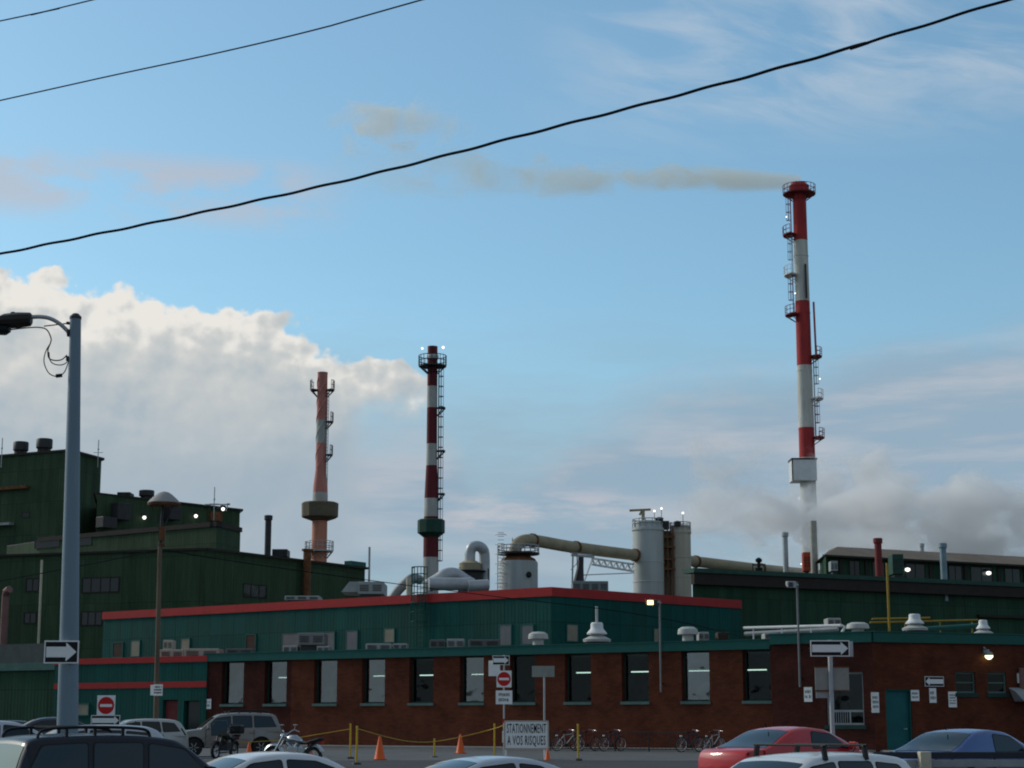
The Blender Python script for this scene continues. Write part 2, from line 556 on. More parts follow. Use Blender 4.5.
sky = WN.new('ShaderNodeTexSky'); sky.sky_type = 'NISHITA'; sky.sun_disc = False
sky.sun_elevation = radians(SUN_EL); sky.sun_rotation = radians(SUN_AZ)
sky.altitude = 100; sky.air_density = 1.0; sky.dust_density = 1.2; sky.ozone_density = 1.0
BG = 0.15
g = 1 / BG
def rad(r, g_, b_):       # a picture value -> light of the cloud, in the sky's units
    lin = lambda c: ((c / 255 + 0.055) / 1.055) ** 2.4
    return (lin(r) * g, lin(g_) * g, lin(b_) * g)
tint = WN.new('ShaderNodeMix'); tint.data_type = 'RGBA'; tint.blend_type = 'MULTIPLY'; tint.inputs[0].default_value = 1
WL.new(sky.outputs[0], tint.inputs[6]); tint.inputs[7].default_value = (SKY_TINT[0], SKY_TINT[1], SKY_TINT[2], 1)
col = tint.outputs[2]

col = mix(smooth(dy, 0.2, 0.7) * 0.16, col, rad(146, 178, 200))
# distant thin layer low over the horizon
low_n = noise(az * 0.35, el * 1.5, 0.5, 7, 0.6, 3.1)
low = (1.0 - smooth(el, 7.0, 13.0)) * 0.85 + (low_n - 0.5) * 0.9 * (1.0 - smooth(el, 10.0, 16.0))
col = mix((low.sat() * smooth(el, -2.0, 1.5)).sat(), col, rad(150, 172, 188))

ps = noise(az * 0.5, el * 2.2, 0.6, 6, 0.6, 41.0)
box_s = smooth(az, AZ(420), AZ(470)) * (1.0 - smooth(az, AZ(580), AZ(690))) * smooth(el, EL(545), EL(520)) * (1.0 - smooth(el, EL(505), EL(480)))

# bank of soft cloud on the right and middle
prof_r = curve(az, [(-40, 9), (-8, 9.2), (-2, 9.4), (AZ(480), EL(470)), (AZ(600), EL(400)), (AZ(700), EL(375)), (AZ(800), EL(360)), (AZ(900), EL(330)), (AZ(1024), EL(325)), (30, 12), (60, 14)], -40, 60, 0, 20)
nb = noise(az * 0.45, el, 0.42, 7, 0.58, 8.3)
d_r = prof_r - el + (nb - 0.5) * 3.4
m_r = smooth(d_r, -0.4, 1.9) * smooth(el, 2.0, 8.0)
streak = noise(az * 0.16, el * 1.1, 0.8, 6, 0.55, 21.0)
c_r = mix(smooth(streak, 0.42, 0.66), rad(148, 172, 191), rad(181, 188, 198))
c_r = mix(smooth(nb, 0.5, 0.75) * 0.6, c_r, rad(190, 190, 196))
col = mix((m_r * 0.92).sat(), col, c_r)

col = mix((box_s * smooth(ps, 0.42, 0.62) * 0.6).sat(), col, rad(204, 198, 202))

# big sunlit cumulus on the left
prof_l = curve(az, [(-60, 11), (-30, 14), (AZ(-60), EL(272)), (AZ(0), EL(279)), (AZ(60), EL(281)), (AZ(130), EL(291)), (AZ(200), EL(303)), (AZ(250), EL(293)), (AZ(295), EL(316)), (AZ(350), EL(338)), (AZ(405), EL(352)), (AZ(432), EL(385)), (AZ(455), EL(460)), (AZ(500), EL(520)), (2, 3), (30, 0)], -60, 30, 0, 20)
nl = noise(az, el, 0.55, 8, 0.62, 1.7)
nl2 = noise(az, el * 1.15, 1.6, 7, 0.6, 5.2)
nr1 = noise(az, el * 1.1, 0.5, 4, 0.5, 31.7)
nr2 = noise(az + 0.3, (el - 0.4) * 1.1, 0.5, 4, 0.5, 31.7)
nl4 = noise(az, el * 1.4, 0.22, 4, 0.5, 15.2)
hp = heaps(az, el * 1.15, 2.0)
hp2 = heaps(az + 0.22, (el - 0.26) * 1.15, 2.0)
d_l = prof_l - el + (hp - 0.5) * 1.7 + (nl2 - 0.5) * 0.3
d_l = d_l - 0.38
gap = smooth(az, AZ(338), AZ(378)) * (1.0 - smooth(el + (nl2 - 0.5) * 1.6, EL(430), EL(388)))
m_l = smooth(d_l, -0.02, 0.26) * (1.0 - gap)
edge = 1.0 - smooth(d_l, 0.1, 2.3)
relief = ((hp - hp2) * (-1.2) + (nr1 - nr2) * 2.0 + 0.5).sat()
leftness = 1.0 - smooth(az, AZ(200), AZ(430))
warm = (edge * (0.20 + 0.42 * leftness) + (relief - 0.5) * (0.34 + edge * 0.45) + (nl2 - 0.5) * 0.22 + (nl4 - 0.5) * 0.7 + 0.36 + leftness * 0.06).sat()
c_l = mix(smooth(warm, 0.05, 0.6), rad(168, 182, 192), rad(198, 202, 202))
c_l = mix(smooth(warm, 0.5, 1.0), c_l, rad(234, 231, 225))
c_l = mix((1.0 - smooth(el, 7.0, 11.0)) * 0.8, c_l, rad(158, 176, 190))
col = mix(m_l, col, c_l)

# small peach puffs above it
np_ = noise(az * 0.8, el * 1.7, 0.42, 6, 0.55, 13.0)
box_p = smooth(az, -30.0, -17.0) * (1.0 - smooth(az, AZ(250), AZ(370))) * smooth(el, EL(245), EL(210)) * (1.0 - smooth(el, EL(185), EL(155)))
col = mix((box_p * smooth(np_, 0.38, 0.6) * 0.62).sat(), col, rad(192, 188, 192))

# thin combed high cloud, upper right
k = radians(-14)
ca = az * cos(k) + el * sin(k); ce = az * (-sin(k)) + el * cos(k)
nc = noise(ca * 0.28, ce * 1.15, 0.75, 8, 0.6, 4.4, 0.6)
nc2 = noise(az * 0.5, el * 0.8, 0.3, 4, 0.5, 9.1)
box_c = smooth(az, AZ(480), AZ(760)) * smooth(el, EL(180), EL(70))
col = mix((box_c * smooth(nc * 0.6 + nc2 * 0.4, 0.40, 0.66) * 0.6).sat(), col, rad(196, 206, 216))
# the rest of the sky, overhead and behind the viewer: unseen broken grey cloud added to set the fill light
nh = noise(dx, dy + dz, 2.2, 7, 0.6, 2.2)
away = smooth(el, 25.0, 42.0)
back = 1.0 - smooth(dy, -0.3, 0.6)
cover = (E.op('MAXIMUM', away, back) * smooth(nh, 0.36, 0.6)).sat()
col = mix((cover * 0.9).sat(), col, mix(smooth(nh, 0.45, 0.75), rad(130, 134, 137), rad(162, 164, 164)))

bgn = WN.new('ShaderNodeBackground'); WL.new(col, bgn.inputs[0]); bgn.inputs[1].default_value = BG
wo = WN.new('ShaderNodeOutputWorld'); WL.new(bgn.outputs[0], wo.inputs['Surface'])

sd = bpy.data.lights.new('sun', 'SUN'); sd.energy = SUN_E; sd.angle = radians(14); sd.color = (1.0, 0.93, 0.84)
so = bpy.data.objects.new('sun', sd); COL.objects.link(so)
sdir = Vector((sin(radians(SUN_AZ)) * cos(radians(SUN_EL)), cos(radians(SUN_AZ)) * cos(radians(SUN_EL)), sin(radians(SUN_EL))))
so.rotation_euler = sdir.to_track_quat('Z', 'Y').to_euler()
so.location = (0, 0, 120)

# ------------------------------------------------------------------ ground
ys = [-600, -60, 0, 12, 20, 26] + [27 + i * 1.5 for i in range(15)] + [50, 60, 80, 120, 200, 400, 1000, 4000]
xs = [-4000, -400, -60, -20, 0, 20, 60, 400, 4000]
gm = MB()
vs = [(x, y, gz(y)) for y in ys for x in xs]; W = len(xs)
gm.add(vs, [(j * W + i, j * W + i + 1, (j + 1) * W + i + 1, (j + 1) * W + i) for j in range(len(ys) - 1) for i in range(W - 1)])
asphalt = paint('asphalt', (0.055, 0.056, 0.058), 0.9, var=0.25, scale=0.5, grime=0.25, bump=0.6)
asphalt_new = paint('pale asphalt', (0.105, 0.11, 0.113), 0.9, var=0.18, scale=0.4, grime=0.2, bump=0.6)
concrete = paint('concrete', (0.26, 0.26, 0.25), 0.9, var=0.15, scale=0.8, grime=0.4, bump=0.4)
tag(gm.build('ground', asphalt, smooth=True), kind='structure')

class Face:
    """upright plane over the plan line A-B, left to right as seen from the camera"""
    def __init__(s, A, B):
        s.A = Vector((A[0], A[1], 0)); s.B = Vector((B[0], B[1], 0))
        d = s.B - s.A; s.L = d.length; s.u = d / s.L
        s.n = Vector((s.u.y, -s.u.x, 0))          # towards the camera side
    def pt(s, a, z, d=0.0): return s.A + s.u * a + s.n * d + Vector((0, 0, z))
    def hit(s, px, py, d=0.0):
        o = Vector((0, 0, EYE)); r = P(px, py, 1.0) - o
        t = (s.A + s.n * d - o).dot(s.n) / r.dot(s.n)
        p = o + r * t
        return (p - s.A).dot(s.u), p.z
    def box(s, mb, a0, a1, z0, z1, d0, d1):
        return mb.hexa([s.pt(a0, z0, d1), s.pt(a1, z0, d1), s.pt(a1, z0, d0), s.pt(a0, z0, d0),
                        s.pt(a0, z1, d1), s.pt(a1, z1, d1), s.pt(a1, z1, d0), s.pt(a0, z1, d0)])
def G(px, Y, py=700): p = P(px, py, Y); return (p.x, Y)

def shift(mb, loc):
    v = Vector(loc); mb.v = [p - v for p in mb.v]; return mb
def part(mb, name, mat, root, **k):
    return shift(mb, root.location).build(name, mat, root, **k)

def wall_cells(mb, f, a0, a1, z0, z1, holes, d0, d1):
    """wall with openings, as storey-high piers and the strips over and under each opening"""
    holes = sorted(holes); cur = a0
    for (h0, h1, b0, b1) in holes:
        if h0 > cur + 1e-4: f.box(mb, cur, h0, z0, z1, d0, d1)
        if b0 > z0: f.box(mb, h0, h1, z0, b0, d0, d1)
        if b1 < z1: f.box(mb, h0, h1, b1, z1, d0, d1)
        cur = h1
    if cur < a1: f.box(mb, cur, a1, z0, z1, d0, d1)

def win_part(f, root, a0, a1, z0, z1, mat_pane, mat_frame, d=0.0, cols=1, rows=1, fw=0.07, name='window', pane_label=None, sill=False, proud=0.05, label=None):
    m = MB()
    f.box(m, a0, a1, z0, z0 + fw, d - 0.06, d + proud); f.box(m, a0, a1, z1 - fw, z1, d - 0.06, d + proud)
    f.box(m, a0, a0 + fw, z0 + fw, z1 - fw, d - 0.06, d + proud); f.box(m, a1 - fw, a1, z0 + fw, z1 - fw, d - 0.06, d + proud)
    for i in range(1, cols):
        c = a0 + (a1 - a0) * i / cols
        f.box(m, c - fw * .35, c + fw * .35, z0 + fw, z1 - fw, d - 0.05, d + proud * 0.8)
    for i in range(1, rows):
        c = z0 + (z1 - z0) * i / rows
        f.box(m, a0 + fw, a1 - fw, c - fw * .35, c + fw * .35, d - 0.05, d + proud * 0.7)
    w = part(m, name, mat_frame, root)
    if label: w['label'] = label
    p = MB(); f.box(p, a0 + fw, a1 - fw, z0 + fw, z1 - fw, d - 0.02, d + 0.012)
    part(p, 'pane', mat_pane, w) if False else shift(p, root.location).build('pane', mat_pane, w)
    if sill:
        q = MB(); f.box(q, a0 - 0.06, a1 + 0.06, z0 - 0.16, z0 - 0.003, d - 0.1, d + 0.22)
        shift(q, root.location).build('sill', teal_trim, w)
    return w

# ------------------------------------------------------------------ brick building
GB = 0.45
TOP = 5.58; TOPR = 5.78; topr = 5.34
A1 = G(325, 99.0); A2 = G(757, 85.4)
line = Face(A1, A2)
def on(fc, px, d=0.0):
    a, _ = fc.hit(px, 700, d); p = fc.pt(a, 0, d); return (p.x, p.y)
fa = Face(on(line, 205), on(line, 772.5))
fd = Face(on(line, 205), on(line, 291))           # darker end bays
b0 = on(line, 772.5, 0.55)
fb = Face(b0, on(Face(b0, (b0[0] + fa.u.x, b0[1] + fa.u.y)), 874))
Yc = fb.B.y
fc = Face((fb.B.x, fb.B.y), G(1085, Yc + 4.4))
root = thing('brick_building', 'long low red brick building with tall narrow windows and teal roof edge', 'building', (fa.A.x, fa.A.y, GB))
brick_building = root
sill_m = paint('dull sill', (.10, .17, .155), .7, grime=.3)
frame_dark = paint('dark window frame', (.018, .05, .045), .6)
HW = 0.55          # wall thickness
tops = TOP - 0.42
wins = []
for px, half, bright in ((232, 11, 1), (275, 11, 1), (325, 11.5, 1), (373, 11.5, 1), (421, 12, 0), (471.5, 12, 1), (522.5, 12.5, 0), (578, 13, 0), (635.5, 13.5, 0), (696, 14, 1), (757.5, 14, 0)):
    s0, z = fa.hit(px - half, 704.5); s1, _ = fa.hit(px + half, 704.5)
    wins.append((s0, s1, 2.78, tops - 0.02, bright))
split = fa.hit(291, 700)[0]
m = MB(); wall_cells(m, fa, split, fa.L, GB, tops, [w[:4] for w in wins if w[0] > split], -HW, 0)
part(m, 'wall', brick, root, uv=True)
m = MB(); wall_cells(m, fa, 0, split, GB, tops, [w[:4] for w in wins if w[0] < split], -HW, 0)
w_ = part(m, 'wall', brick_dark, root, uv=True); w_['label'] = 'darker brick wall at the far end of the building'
for (s0, s1, z0, z1, bright) in wins:
    m = MB(); fw = 0.07; d = -0.34
    for (a, b_, c, e) in ((s0, s1, z0, z0 + fw), (s0, s1, z1 - fw, z1), (s0, s0 + fw, z0 + fw, z1 - fw), (s1 - fw, s1, z0 + fw, z1 - fw)):
        fa.box(m, a, b_, c, e, d - 0.05, d + 0.05)
    w = part(m, 'window', frame_dark, root)
    t = random.uniform(-0.006, 0.006)
    p = MB(); h = z1 - z0 - 2 * fw
    q = [fa.pt(s0 + fw, z0 + fw, d + t * h / 2), fa.pt(s1 - fw, z0 + fw, d + t * h / 2), fa.pt(s1 - fw, z1 - fw, d - t * h / 2), fa.pt(s0 + fw, z1 - fw, d - t * h / 2)]
    p.prism(q, fa.n * 0.012)
    shift(p, root.location).build('pane', pane_bright if bright else pane_glass, w)
    q = MB(); fa.box(q, s0 - 0.05, s1 + 0.05, z0 - 0.14, z0 - 0.003, -0.35, 0.08)
    shift(q, root.location).build('sill', sill_m, w)
    # strip light hanging inside behind the glass
    if len([1 for w2 in wins if w2[0] <= s0]) not in (1, 3, 7):
        cc = (s0 + s1) / 2 - 1.25 + random.uniform(0.0, 0.25); zl = 4.27
        l = MB(); fa.box(l, cc - 0.45 + random.uniform(0, .25), cc + 0.75, zl - 0.025, zl + 0.025, -2.2, -2.1)
        part(l, 'ceiling_lamp', tube_lit, root)
# right-hand blocks
opn = []
sw0 = fb.hit(826, 700)[0]; sw1 = fb.hit(863.5, 700)[0]
zb0 = fb.hit(845, 725)[1]; zb1 = fb.hit(845, 672)[1]
m = MB(); wall_cells(m, fb, 0, fb.L, GB, topr, [(sw0, sw1, zb0, zb1)], -HW, 0)
fb_side = Face((fa.pt(fa.L, 0, -0.3).x, fa.pt(fa.L, 0, -0.3).y), b0)
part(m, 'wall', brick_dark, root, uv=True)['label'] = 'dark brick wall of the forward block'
# window with a grated lower half and pale frame
m = MB(); d = -0.2; fw = 0.09
zm = fb.hit(845, 711)[1]
for (a, b_, c, e) in ((sw0, sw1, zb0, zb0 + fw), (sw0, sw1, zb1 - fw, zb1), (sw0, sw0 + fw, zb0 + fw, zb1 - fw), (sw1 - fw, sw1, zb0 + fw, zb1 - fw), (sw0 + fw, sw1 - fw, zm - .05, zm + .05),
                      (sw1 - 0.75, sw1 - 0.68, zb0 + fw, zm - .05)):
    fb.box(m, a, b_, c, e, d - 0.05, d + 0.05)
for i in range(1, 9):
    c = sw0 + fw + (sw1 - .75 - sw0 - fw) * i / 9
    fb.box(m, c - .015, c + .015, zb0 + fw, zm - 0.05, d + 0.015, d + 0.04)
w = part(m, 'window', grey_paint, root)
p = MB(); fb.box(p, sw0 + fw, sw1 - fw, zb0 + fw, zb1 - fw, d - 0.03, d - 0.015)
shift(p, root.location).build('pane', pane_glass, w)
q = MB(); fb.box(q, sw0 - .1, sw1 + .1, zb0 - .18, zb0 - .003, -0.25, 0.06)
shift(q, root.location).build('sill', frame_dark, w)
holes = []
d0 = fc.hit(885.5, 700)[0]; d1 = fc.hit(911.5, 700)[0]; dt = fc.hit(898, 689)[1]
holes.append((d0, d1, GB + 0.02, dt))
for pa, pb in ((956, 976), (988, 1007)):
    a, _ = fc.hit(pa, 690); b_, _ = fc.hit(pb, 690)
    holes.append((a, b_, fc.hit(966, 693)[1], fc.hit(966, 672)[1]))
m = MB(); wall_cells(m, fc, 0, fc.L, GB, topr, holes, -HW, 0)
part(m, 'wall', brick, root, uv=True)
m = MB(); fc.box(m, d0 + .07, d1 - .07, GB + .03, dt - .07, -0.25, -0.17)
door = part(m, 'door', paint('teal door', (0.012, 0.115, 0.12), 0.5, var=0.12), root)
m = MB(); h0 = fc.pt(d1 - .25, 1.5, -.16); m.tube([h0, h0 + fc.n * .07], .03); m.bar(h0 + fc.n * .07 + fc.u * .02, h0 + fc.n * .07 - fc.u * .16, .03)
shift(m, root.location).build('handle', galv, door)
m = MB()
for (a, b_, c, e) in ((d0, d0 + .07, GB + .02, dt), (d1 - .07, d1, GB + .02, dt), (d0 + .07, d1 - .07, dt - .07, dt)): fc.box(m, a, b_, c, e, -.3, -0.05)
shift(m, root.location).build('frame', teal_trim, door)
for a, b_, c, e in holes[1:]:
    w = win_part(fc, root, a, b_, c, e, pane_glass, paint('dull sill', (.1, .17, .155)), d=-.15, rows=2, fw=.08)
    q = MB(); fc.box(q, a - .08, b_ + .08, c - .18, c - .003, -0.2, 0.06); shift(q, root.location).build('sill', frame_dark, w)
# fascia, coping and roof
m = MB()
fa.box(m, -0.1, fa.L - .02, tops, TOP, -.6, 0.14); fa.box(m, -.12, fa.L - .02, TOP, TOP + .05, -.65, .18)
fb.box(m, 0.0, fb.L + .03, topr, TOPR, -.6, 0.14); fb.box(m, -.03, fb.L + .06, TOPR + .003, TOPR + .053, -.65, .18)
fc.box(m, 0.0, fc.L, topr + .004, TOPR + .004, -.6, 0.14); fc.box(m, 0, fc.L, TOPR + .007, TOPR + .057, -.65, .18)
part(m, 'fascia', teal_trim, root)
bk = 26.0
q0 = fa.pt(0, 0, -bk); q1 = fc.pt(fc.L, 0, -bk)
foot = [fa.pt(0.05, 0, -.3), fa.pt(fa.L, 0, -.3), fb.pt(0.0, 0, -.3), fb.pt(fb.L, 0, -.3), fc.pt(fc.L, 0, -.3), fc.pt(fc.L, 0, -12), Vector((fb.B.x - 2, fb.B.y + 9.5, 0)), fa.pt(fa.L - 6, 0, -8), fa.pt(0.05, 0, -8)]
m = MB(); m.prism([p + Vector((0, 0, TOP - .5)) for p in foot], (0, 0, .3)); part(m, 'roof', roof_gravel, root)
m = MB()
for a, b_ in zip(foot[4:], foot[5:] + foot[:1]):
    ff = Face((a.x, a.y), (b_.x, b_.y)); ff.box(m, 0, ff.L, GB, TOP - .51, -.12, 0)
ff = Face((foot[1].x, foot[1].y), (fb.A.x, fb.A.y)); ff.box(m, 0, ff.L, GB, topr, -.25, 0)
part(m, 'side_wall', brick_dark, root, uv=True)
m = MB(); m.prism([p + Vector((0, 0, GB - .05)) for p in foot], (0, 0, .1)); part(m, 'floor', interior, root)
# small bulkhead fittings on the brick
def wall_light(f, px, py, on_mat, label):
    a, z = f.hit(px, py); p = f.pt(a, z, 0)
    r = thing('wall_lamp', label, 'lamp', (p.x, p.y, p.z), atan2(f.u.y, f.u.x), 'lit lamps on walls')
    b = MB(); b.box(-.14, .14, -.12, -.0, .12, .34); b.bar((0, -.1, .3), (-.28, -.3, .42), .06); b.build('bracket', galv, r, bevel=.01)
    h = MB(); h.lathe([(.05, .12), (.15, .08), (.2, -.02), (.2, -.06)], 16, (0, -.26, .12)); h.build('housing', grey_paint, r, smooth=True)
    l = MB(); l.lathe([(.19, -.055), (.17, -.14), (.09, -.22), (.02, -.24)], 16, (0, -.26, .12)); l.build('bulb', on_mat, r, smooth=True)
    return r
wall_light(fc, 985.5, 657, lamp_green, 'lit greenish flood lamp high on the brick wall at the right')

# apron of paler pavement and kerb in front of the brick building
m = MB()
pv = [fa.pt(-30, 0, 0.0), fa.pt(fa.L, 0, 0.0), fb.pt(0, 0, 0), fb.pt(fb.L, 0, 0), fc.pt(fc.L, 0, 0), fc.pt(fc.L, 0, 40), Vector((24, 66, 0)), Vector((-12, 66, 0)), fa.pt(-30, 0, 30)]
pv = [Vector((p.x, p.y, GB + .004)) for p in pv]
m.add(pv, [tuple(range(len(pv)))])
tag(m.build('pavement', asphalt_new), kind='structure')
m = MB(); fa.box(m, -8, fa.L, GB, GB + .13, .02, 2.2); fb.box(m, 0, fb.L, GB, GB + .128, .02, 1.6); fc.box(m, .2, fc.L, GB, GB + .126, .02, 1.6)
tag(m.build('sidewalk', concrete), kind='structure')

# ------------------------------------------------------------------ teal office building behind
C = G(552, 100.0)
hT = Z(587, 100.0)
L0 = G(100, 100.0 * 134 / 108.5); R0 = G(742.5, 100.0 * 134 / 120.5)
fl = Face(L0, C); fr = Face(C, R0)
root = thing('teal_building', 'two storey teal clad building with red roof edge behind the brick building', 'building', (C[0], C[1], GB))
back = [Vector((R0[0], R0[1], 0)), Vector((R0[0] - 6, R0[1] + 10, 0)), Vector((L0[0] + 8, L0[1] + 14, 0))]
m = MB(); m.prism([Vector((C[0], C[1], GB)), Vector((R0[0], R0[1], GB)), back[1] + Vector((0, 0, GB)), back[2] + Vector((0, 0, GB)), Vector((L0[0], L0[1], GB))], (0, 0, hT - GB - .5))
part(m, 'wall', teal, root, uv=True)
m = MB(); fl.box(m, -.05, fl.L + .08, hT - .5, hT, -.3, .08); fr.box(m, -.0, fr.L + .05, hT - .503, hT - .003, -.3, .08)
ff = Face((R0[0], R0[1]), (back[1].x, back[1].y)); ff.box(m, 0, ff.L, hT - .5, hT - .006, -.3, .08)
part(m, 'red_trim', red_trim, root)
m = MB(); m.prism([Vector((C[0], C[1] + .2, hT - .49)), Vector((R0[0], R0[1], hT - .49)), back[1] + Vector((0, 0, hT - .49)), back[2] + Vector((0, 0, hT - .49)), Vector((L0[0], L0[1] + .3, hT - .49))], (0, 0, .2)); part(m, 'roof', roof_gravel, root)
beige_blind = paint('beige blind', (0.27, 0.25, 0.19), 0.8, var=0.12)
grey_blind = paint('grey blind', (0.16, 0.17, 0.18), 0.8, var=0.12)
brown_board = paint('brown board', (0.06, 0.04, 0.03), 0.8)
for f, pa, pb, ya, yb, mt in ((fl, 113, 123, 642, 658, brown_board), (fl, 131, 140, 640, 657, beige_blind), (fl, 181, 190, 638, 652, beige_blind), (fl, 246, 256, 634, 652, brown_board), (fl, 282, 335, 632, 652, grey_blind), (fl, 346, 358, 630, 652, grey_blind),
                          (fl, 384, 395, 628, 643, beige_blind), (fl, 499, 512, 624, 646, grey_blind), (fl, 521, 534, 624, 645, grey_blind), (fr, 566, 578, 624, 642, beige_blind), (fr, 653, 659, 628, 643, beige_blind), (fr, 700, 708, 631, 641, beige_blind)):
    a, z1 = f.hit(pa, ya); b_, z0 = f.hit(pb, yb); z1 = f.hit((pa + pb) / 2, ya)[1]; z0 = f.hit((pa + pb) / 2, yb)[1]
    win_part(f, root, a, b_, z0, z1, mt, teal_trim, d=0.02, fw=.06, cols=3 if pb - pa > 30 else 1, proud=.03)
# caged roof ladder
def caged(f, px0, px1, y0, y1):
    a0, z1 = f.hit(px0, y0); a1, _ = f.hit(px1, y0); z0 = f.hit(px0, y1)[1]
    m = MB(); r = (a1 - a0) / 2; c = (a0 + a1) / 2
    for da in (-.25, .25): m.bar(f.pt(c + da, GB, .15), f.pt(c + da, z1, .15), .05)
    for i in range(int((z1 - GB) / .3)): m.bar(f.pt(c - .25, GB + .3 * i, .15), f.pt(c + .25, GB + .3 * i, .15), .03)
    n = 9
    zz = z0
    k = 0
    ring = lambda z: [f.pt(c + r * cos(t), z, .15 + .85 * r * 1.3 * sin(t)) for t in [pi * j / 8 for j in range(9)]]
    while zz < z1:
        m.tube(ring(zz), .03, 5); zz += .55
    m.tube(ring(z1), .035, 5)
    for j in range(9):
        m.bar(ring(z0)[j], ring(z1)[j], .035)
    return m
part(caged(fl, 416, 429, 568, 622), 'caged_ladder', teal_trim, root)

# teal annex with two red stripes left of the brick building
aL = on(Face(on(line, 205, .1), on(line, 300, .1)), 54); aR = on(Face(on(line, 205, .1), on(line, 300, .1)), 206)
fx = Face(aL, aR)
root = thing('teal_annex', 'low teal clad annex with two red stripes at the left end of the brick building', 'building', (aL[0], aL[1], GB))
zt = fx.hit(150, 657)[1]; zs = fx.hit(150, 685)[1]
dr0, dr1 = fx.hit(184, 700)[0], fx.hit(200, 700)[0]
m = MB(); wall_cells(m, fx, 0, fx.L, GB, zt - .34, [(fx.hit(163, 700)[0], fx.hit(178, 700)[0], GB + .02, fx.hit(150, 700)[1]), (dr0, dr1, GB + .02, fx.hit(150, 701)[1])], -.4, 0)
fx.box(m, 0, fx.L, GB, zt - .35, -8, -.401)
part(m, 'wall', teal, root, uv=True)
m = MB(); fx.box(m, -.03, fx.L + .03, zt - .34, zt, -8.1, .06); part(m, 'red_trim', red_trim, root)
m = MB(); fx.box(m, -.02, fx.L + .02, zs - .17, zs + .17, .002, .035); part(m, 'red_stripe', red_trim, root)
m = MB(); fx.box(m, fx.hit(163, 700)[0] + .05, fx.hit(178, 700)[0] - .05, GB + .04, fx.hit(150, 700)[1] - .05, -.3, -.2); part(m, 'door', paint('dull red door', (0.16, 0.03, 0.03), .6), root)
m = MB(); fx.box(m, dr0 + .05, dr1 - .05, GB + .04, fx.hit(150, 701)[1] - .05, -.3, -.22); part(m, 'glass_door', dark_glass, root)
win_part(fx, root, fx.hit(77, 700)[0], fx.hit(90, 700)[0], fx.hit(84, 716)[1], fx.hit(84, 703)[1], beige_blind, teal_trim, d=.02)

# ------------------------------------------------------------------ dark green works on the left
def block(name, label, pts, tops_, mat, rim=None, rim_h=.35, cat='building'):
    """pts: plan points left to right along the seen faces, then back points; tops_: roof height over each"""
    root = thing(name, label, cat, (pts[0][0], pts[0][1], GB))
    n = len(pts)
    m = MB()
    lo = [Vector((p[0], p[1], GB - .1)) for p in pts]; hi = [Vector((p[0], p[1], z)) for p, z in zip(pts, tops_)]
    m.add(lo + hi, [tuple(range(n - 1, -1, -1)), tuple(range(n, 2 * n))] + [(i, (i + 1) % n, n + (i + 1) % n, n + i) for i in range(n)])
    part(m, 'wall', mat, root, uv=True)
    if rim:
        m = MB(); cx = sum(p.x for p in hi) / n; cy = sum(p.y for p in hi) / n
        for i in range(n):
            a, b_ = hi[i], hi[(i + 1) % n]
            o = lambda p: Vector((cx + (p.x - cx) * (1 + .25 / max(1, abs(p.x - cx))), cy + (p.y - cy) * 1.01, p.z))
            m.bar(o(a) + Vector((0, 0, .02)), o(b_) + Vector((0, 0, .02)), .2, rim_h * .65)
        part(m, 'roof_edge', rim, root)
    return root
# tall block
tc_, tl, tr = G(68, 185, 455), G(-60, 185 * 270.5 / 259.5, 460), G(101.5, 185 * 270.5 / 261.4, 460)
z_ = Z(450.5, 185)
tower = block('green_tower_block', 'tallest dark green clad factory block, at the far left', [tl, tc_, tr, (tr[0] - 14, tr[1] + 25), (tl[0], tl[1] + 25)], [z_] * 5, green, dark_trim)
ft = Face(tl, tc_)
m = MB(); ft.box(m, ft.hit(-30, 500)[0], ft.hit(29, 500)[0], ft.hit(10, 490)[1], ft.hit(10, 487)[1], 0, .5); part(m, 'ledge', rust, tower)
m = MB(); ft.box(m, ft.hit(-20, 500)[0], ft.hit(15, 500)[0], ft.hit(10, 525.5)[1], ft.hit(10, 523)[1], 0, .7); part(m, 'canopy', grey_paint, tower)
for pa, pb, ya, yb in ((22, 30, 512, 518), (30, 40, 540, 552), (8, 26, 544, 552)):
    win_part(ft, tower, ft.hit(pa, ya)[0], ft.hit(pb, ya)[0], ft.hit(pa, yb)[1], ft.hit(pa, ya)[1], dark_glass, dark_trim, proud=.04)
# stepped middle block
uL, uR = G(97, 178, 500), G(240, 178 * 227.5 / 210.5, 511)
zu = Z(493.5, 178)
fu = Face(uL, uR)
mid = block('green_stepped_block', 'dark green factory block with a stepped roof and two wall lamps', [uL, uR, (uR[0] - 6, uR[1] + 20), (uL[0] - 4, uL[1] + 20)], [zu, zu, zu, zu], green, dark_trim, .3)
mc, ml, mr_ = G(216, 160, 525), G(40, 160 * 198 / 182.0, 540), G(240.5, 160 * 198 / 192.0, 529)
zm_ = Z(523, 160)
m = MB(); lo = [Vector((*p, GB)) for p in (ml, mc, mr_)] + [Vector((uR[0] - .2, uR[1] + 1, GB)), Vector((uL[0] - 9, uL[1] + 1, GB))]
m.prism(lo, (0, 0, zm_ - GB - .3)); part(m, 'lower_wall', green, mid, uv=True)
fm = Face(ml, mc)
m = MB(); fm.box(m, -.2, fm.L + .15, zm_ - .3, zm_ + .12, -.6, .12); fq = Face(mc, mr_); fq.box(m, 0, fq.L + .15, zm_ - .303, zm_ + .117, -.6, .12); part(m, 'ledge', dark_trim, mid)
m = MB(); m.prism([p + Vector((0, 0, zm_ - .29 - GB)) for p in lo], (0, 0, .1)); part(m, 'roof', roof_gravel, mid)
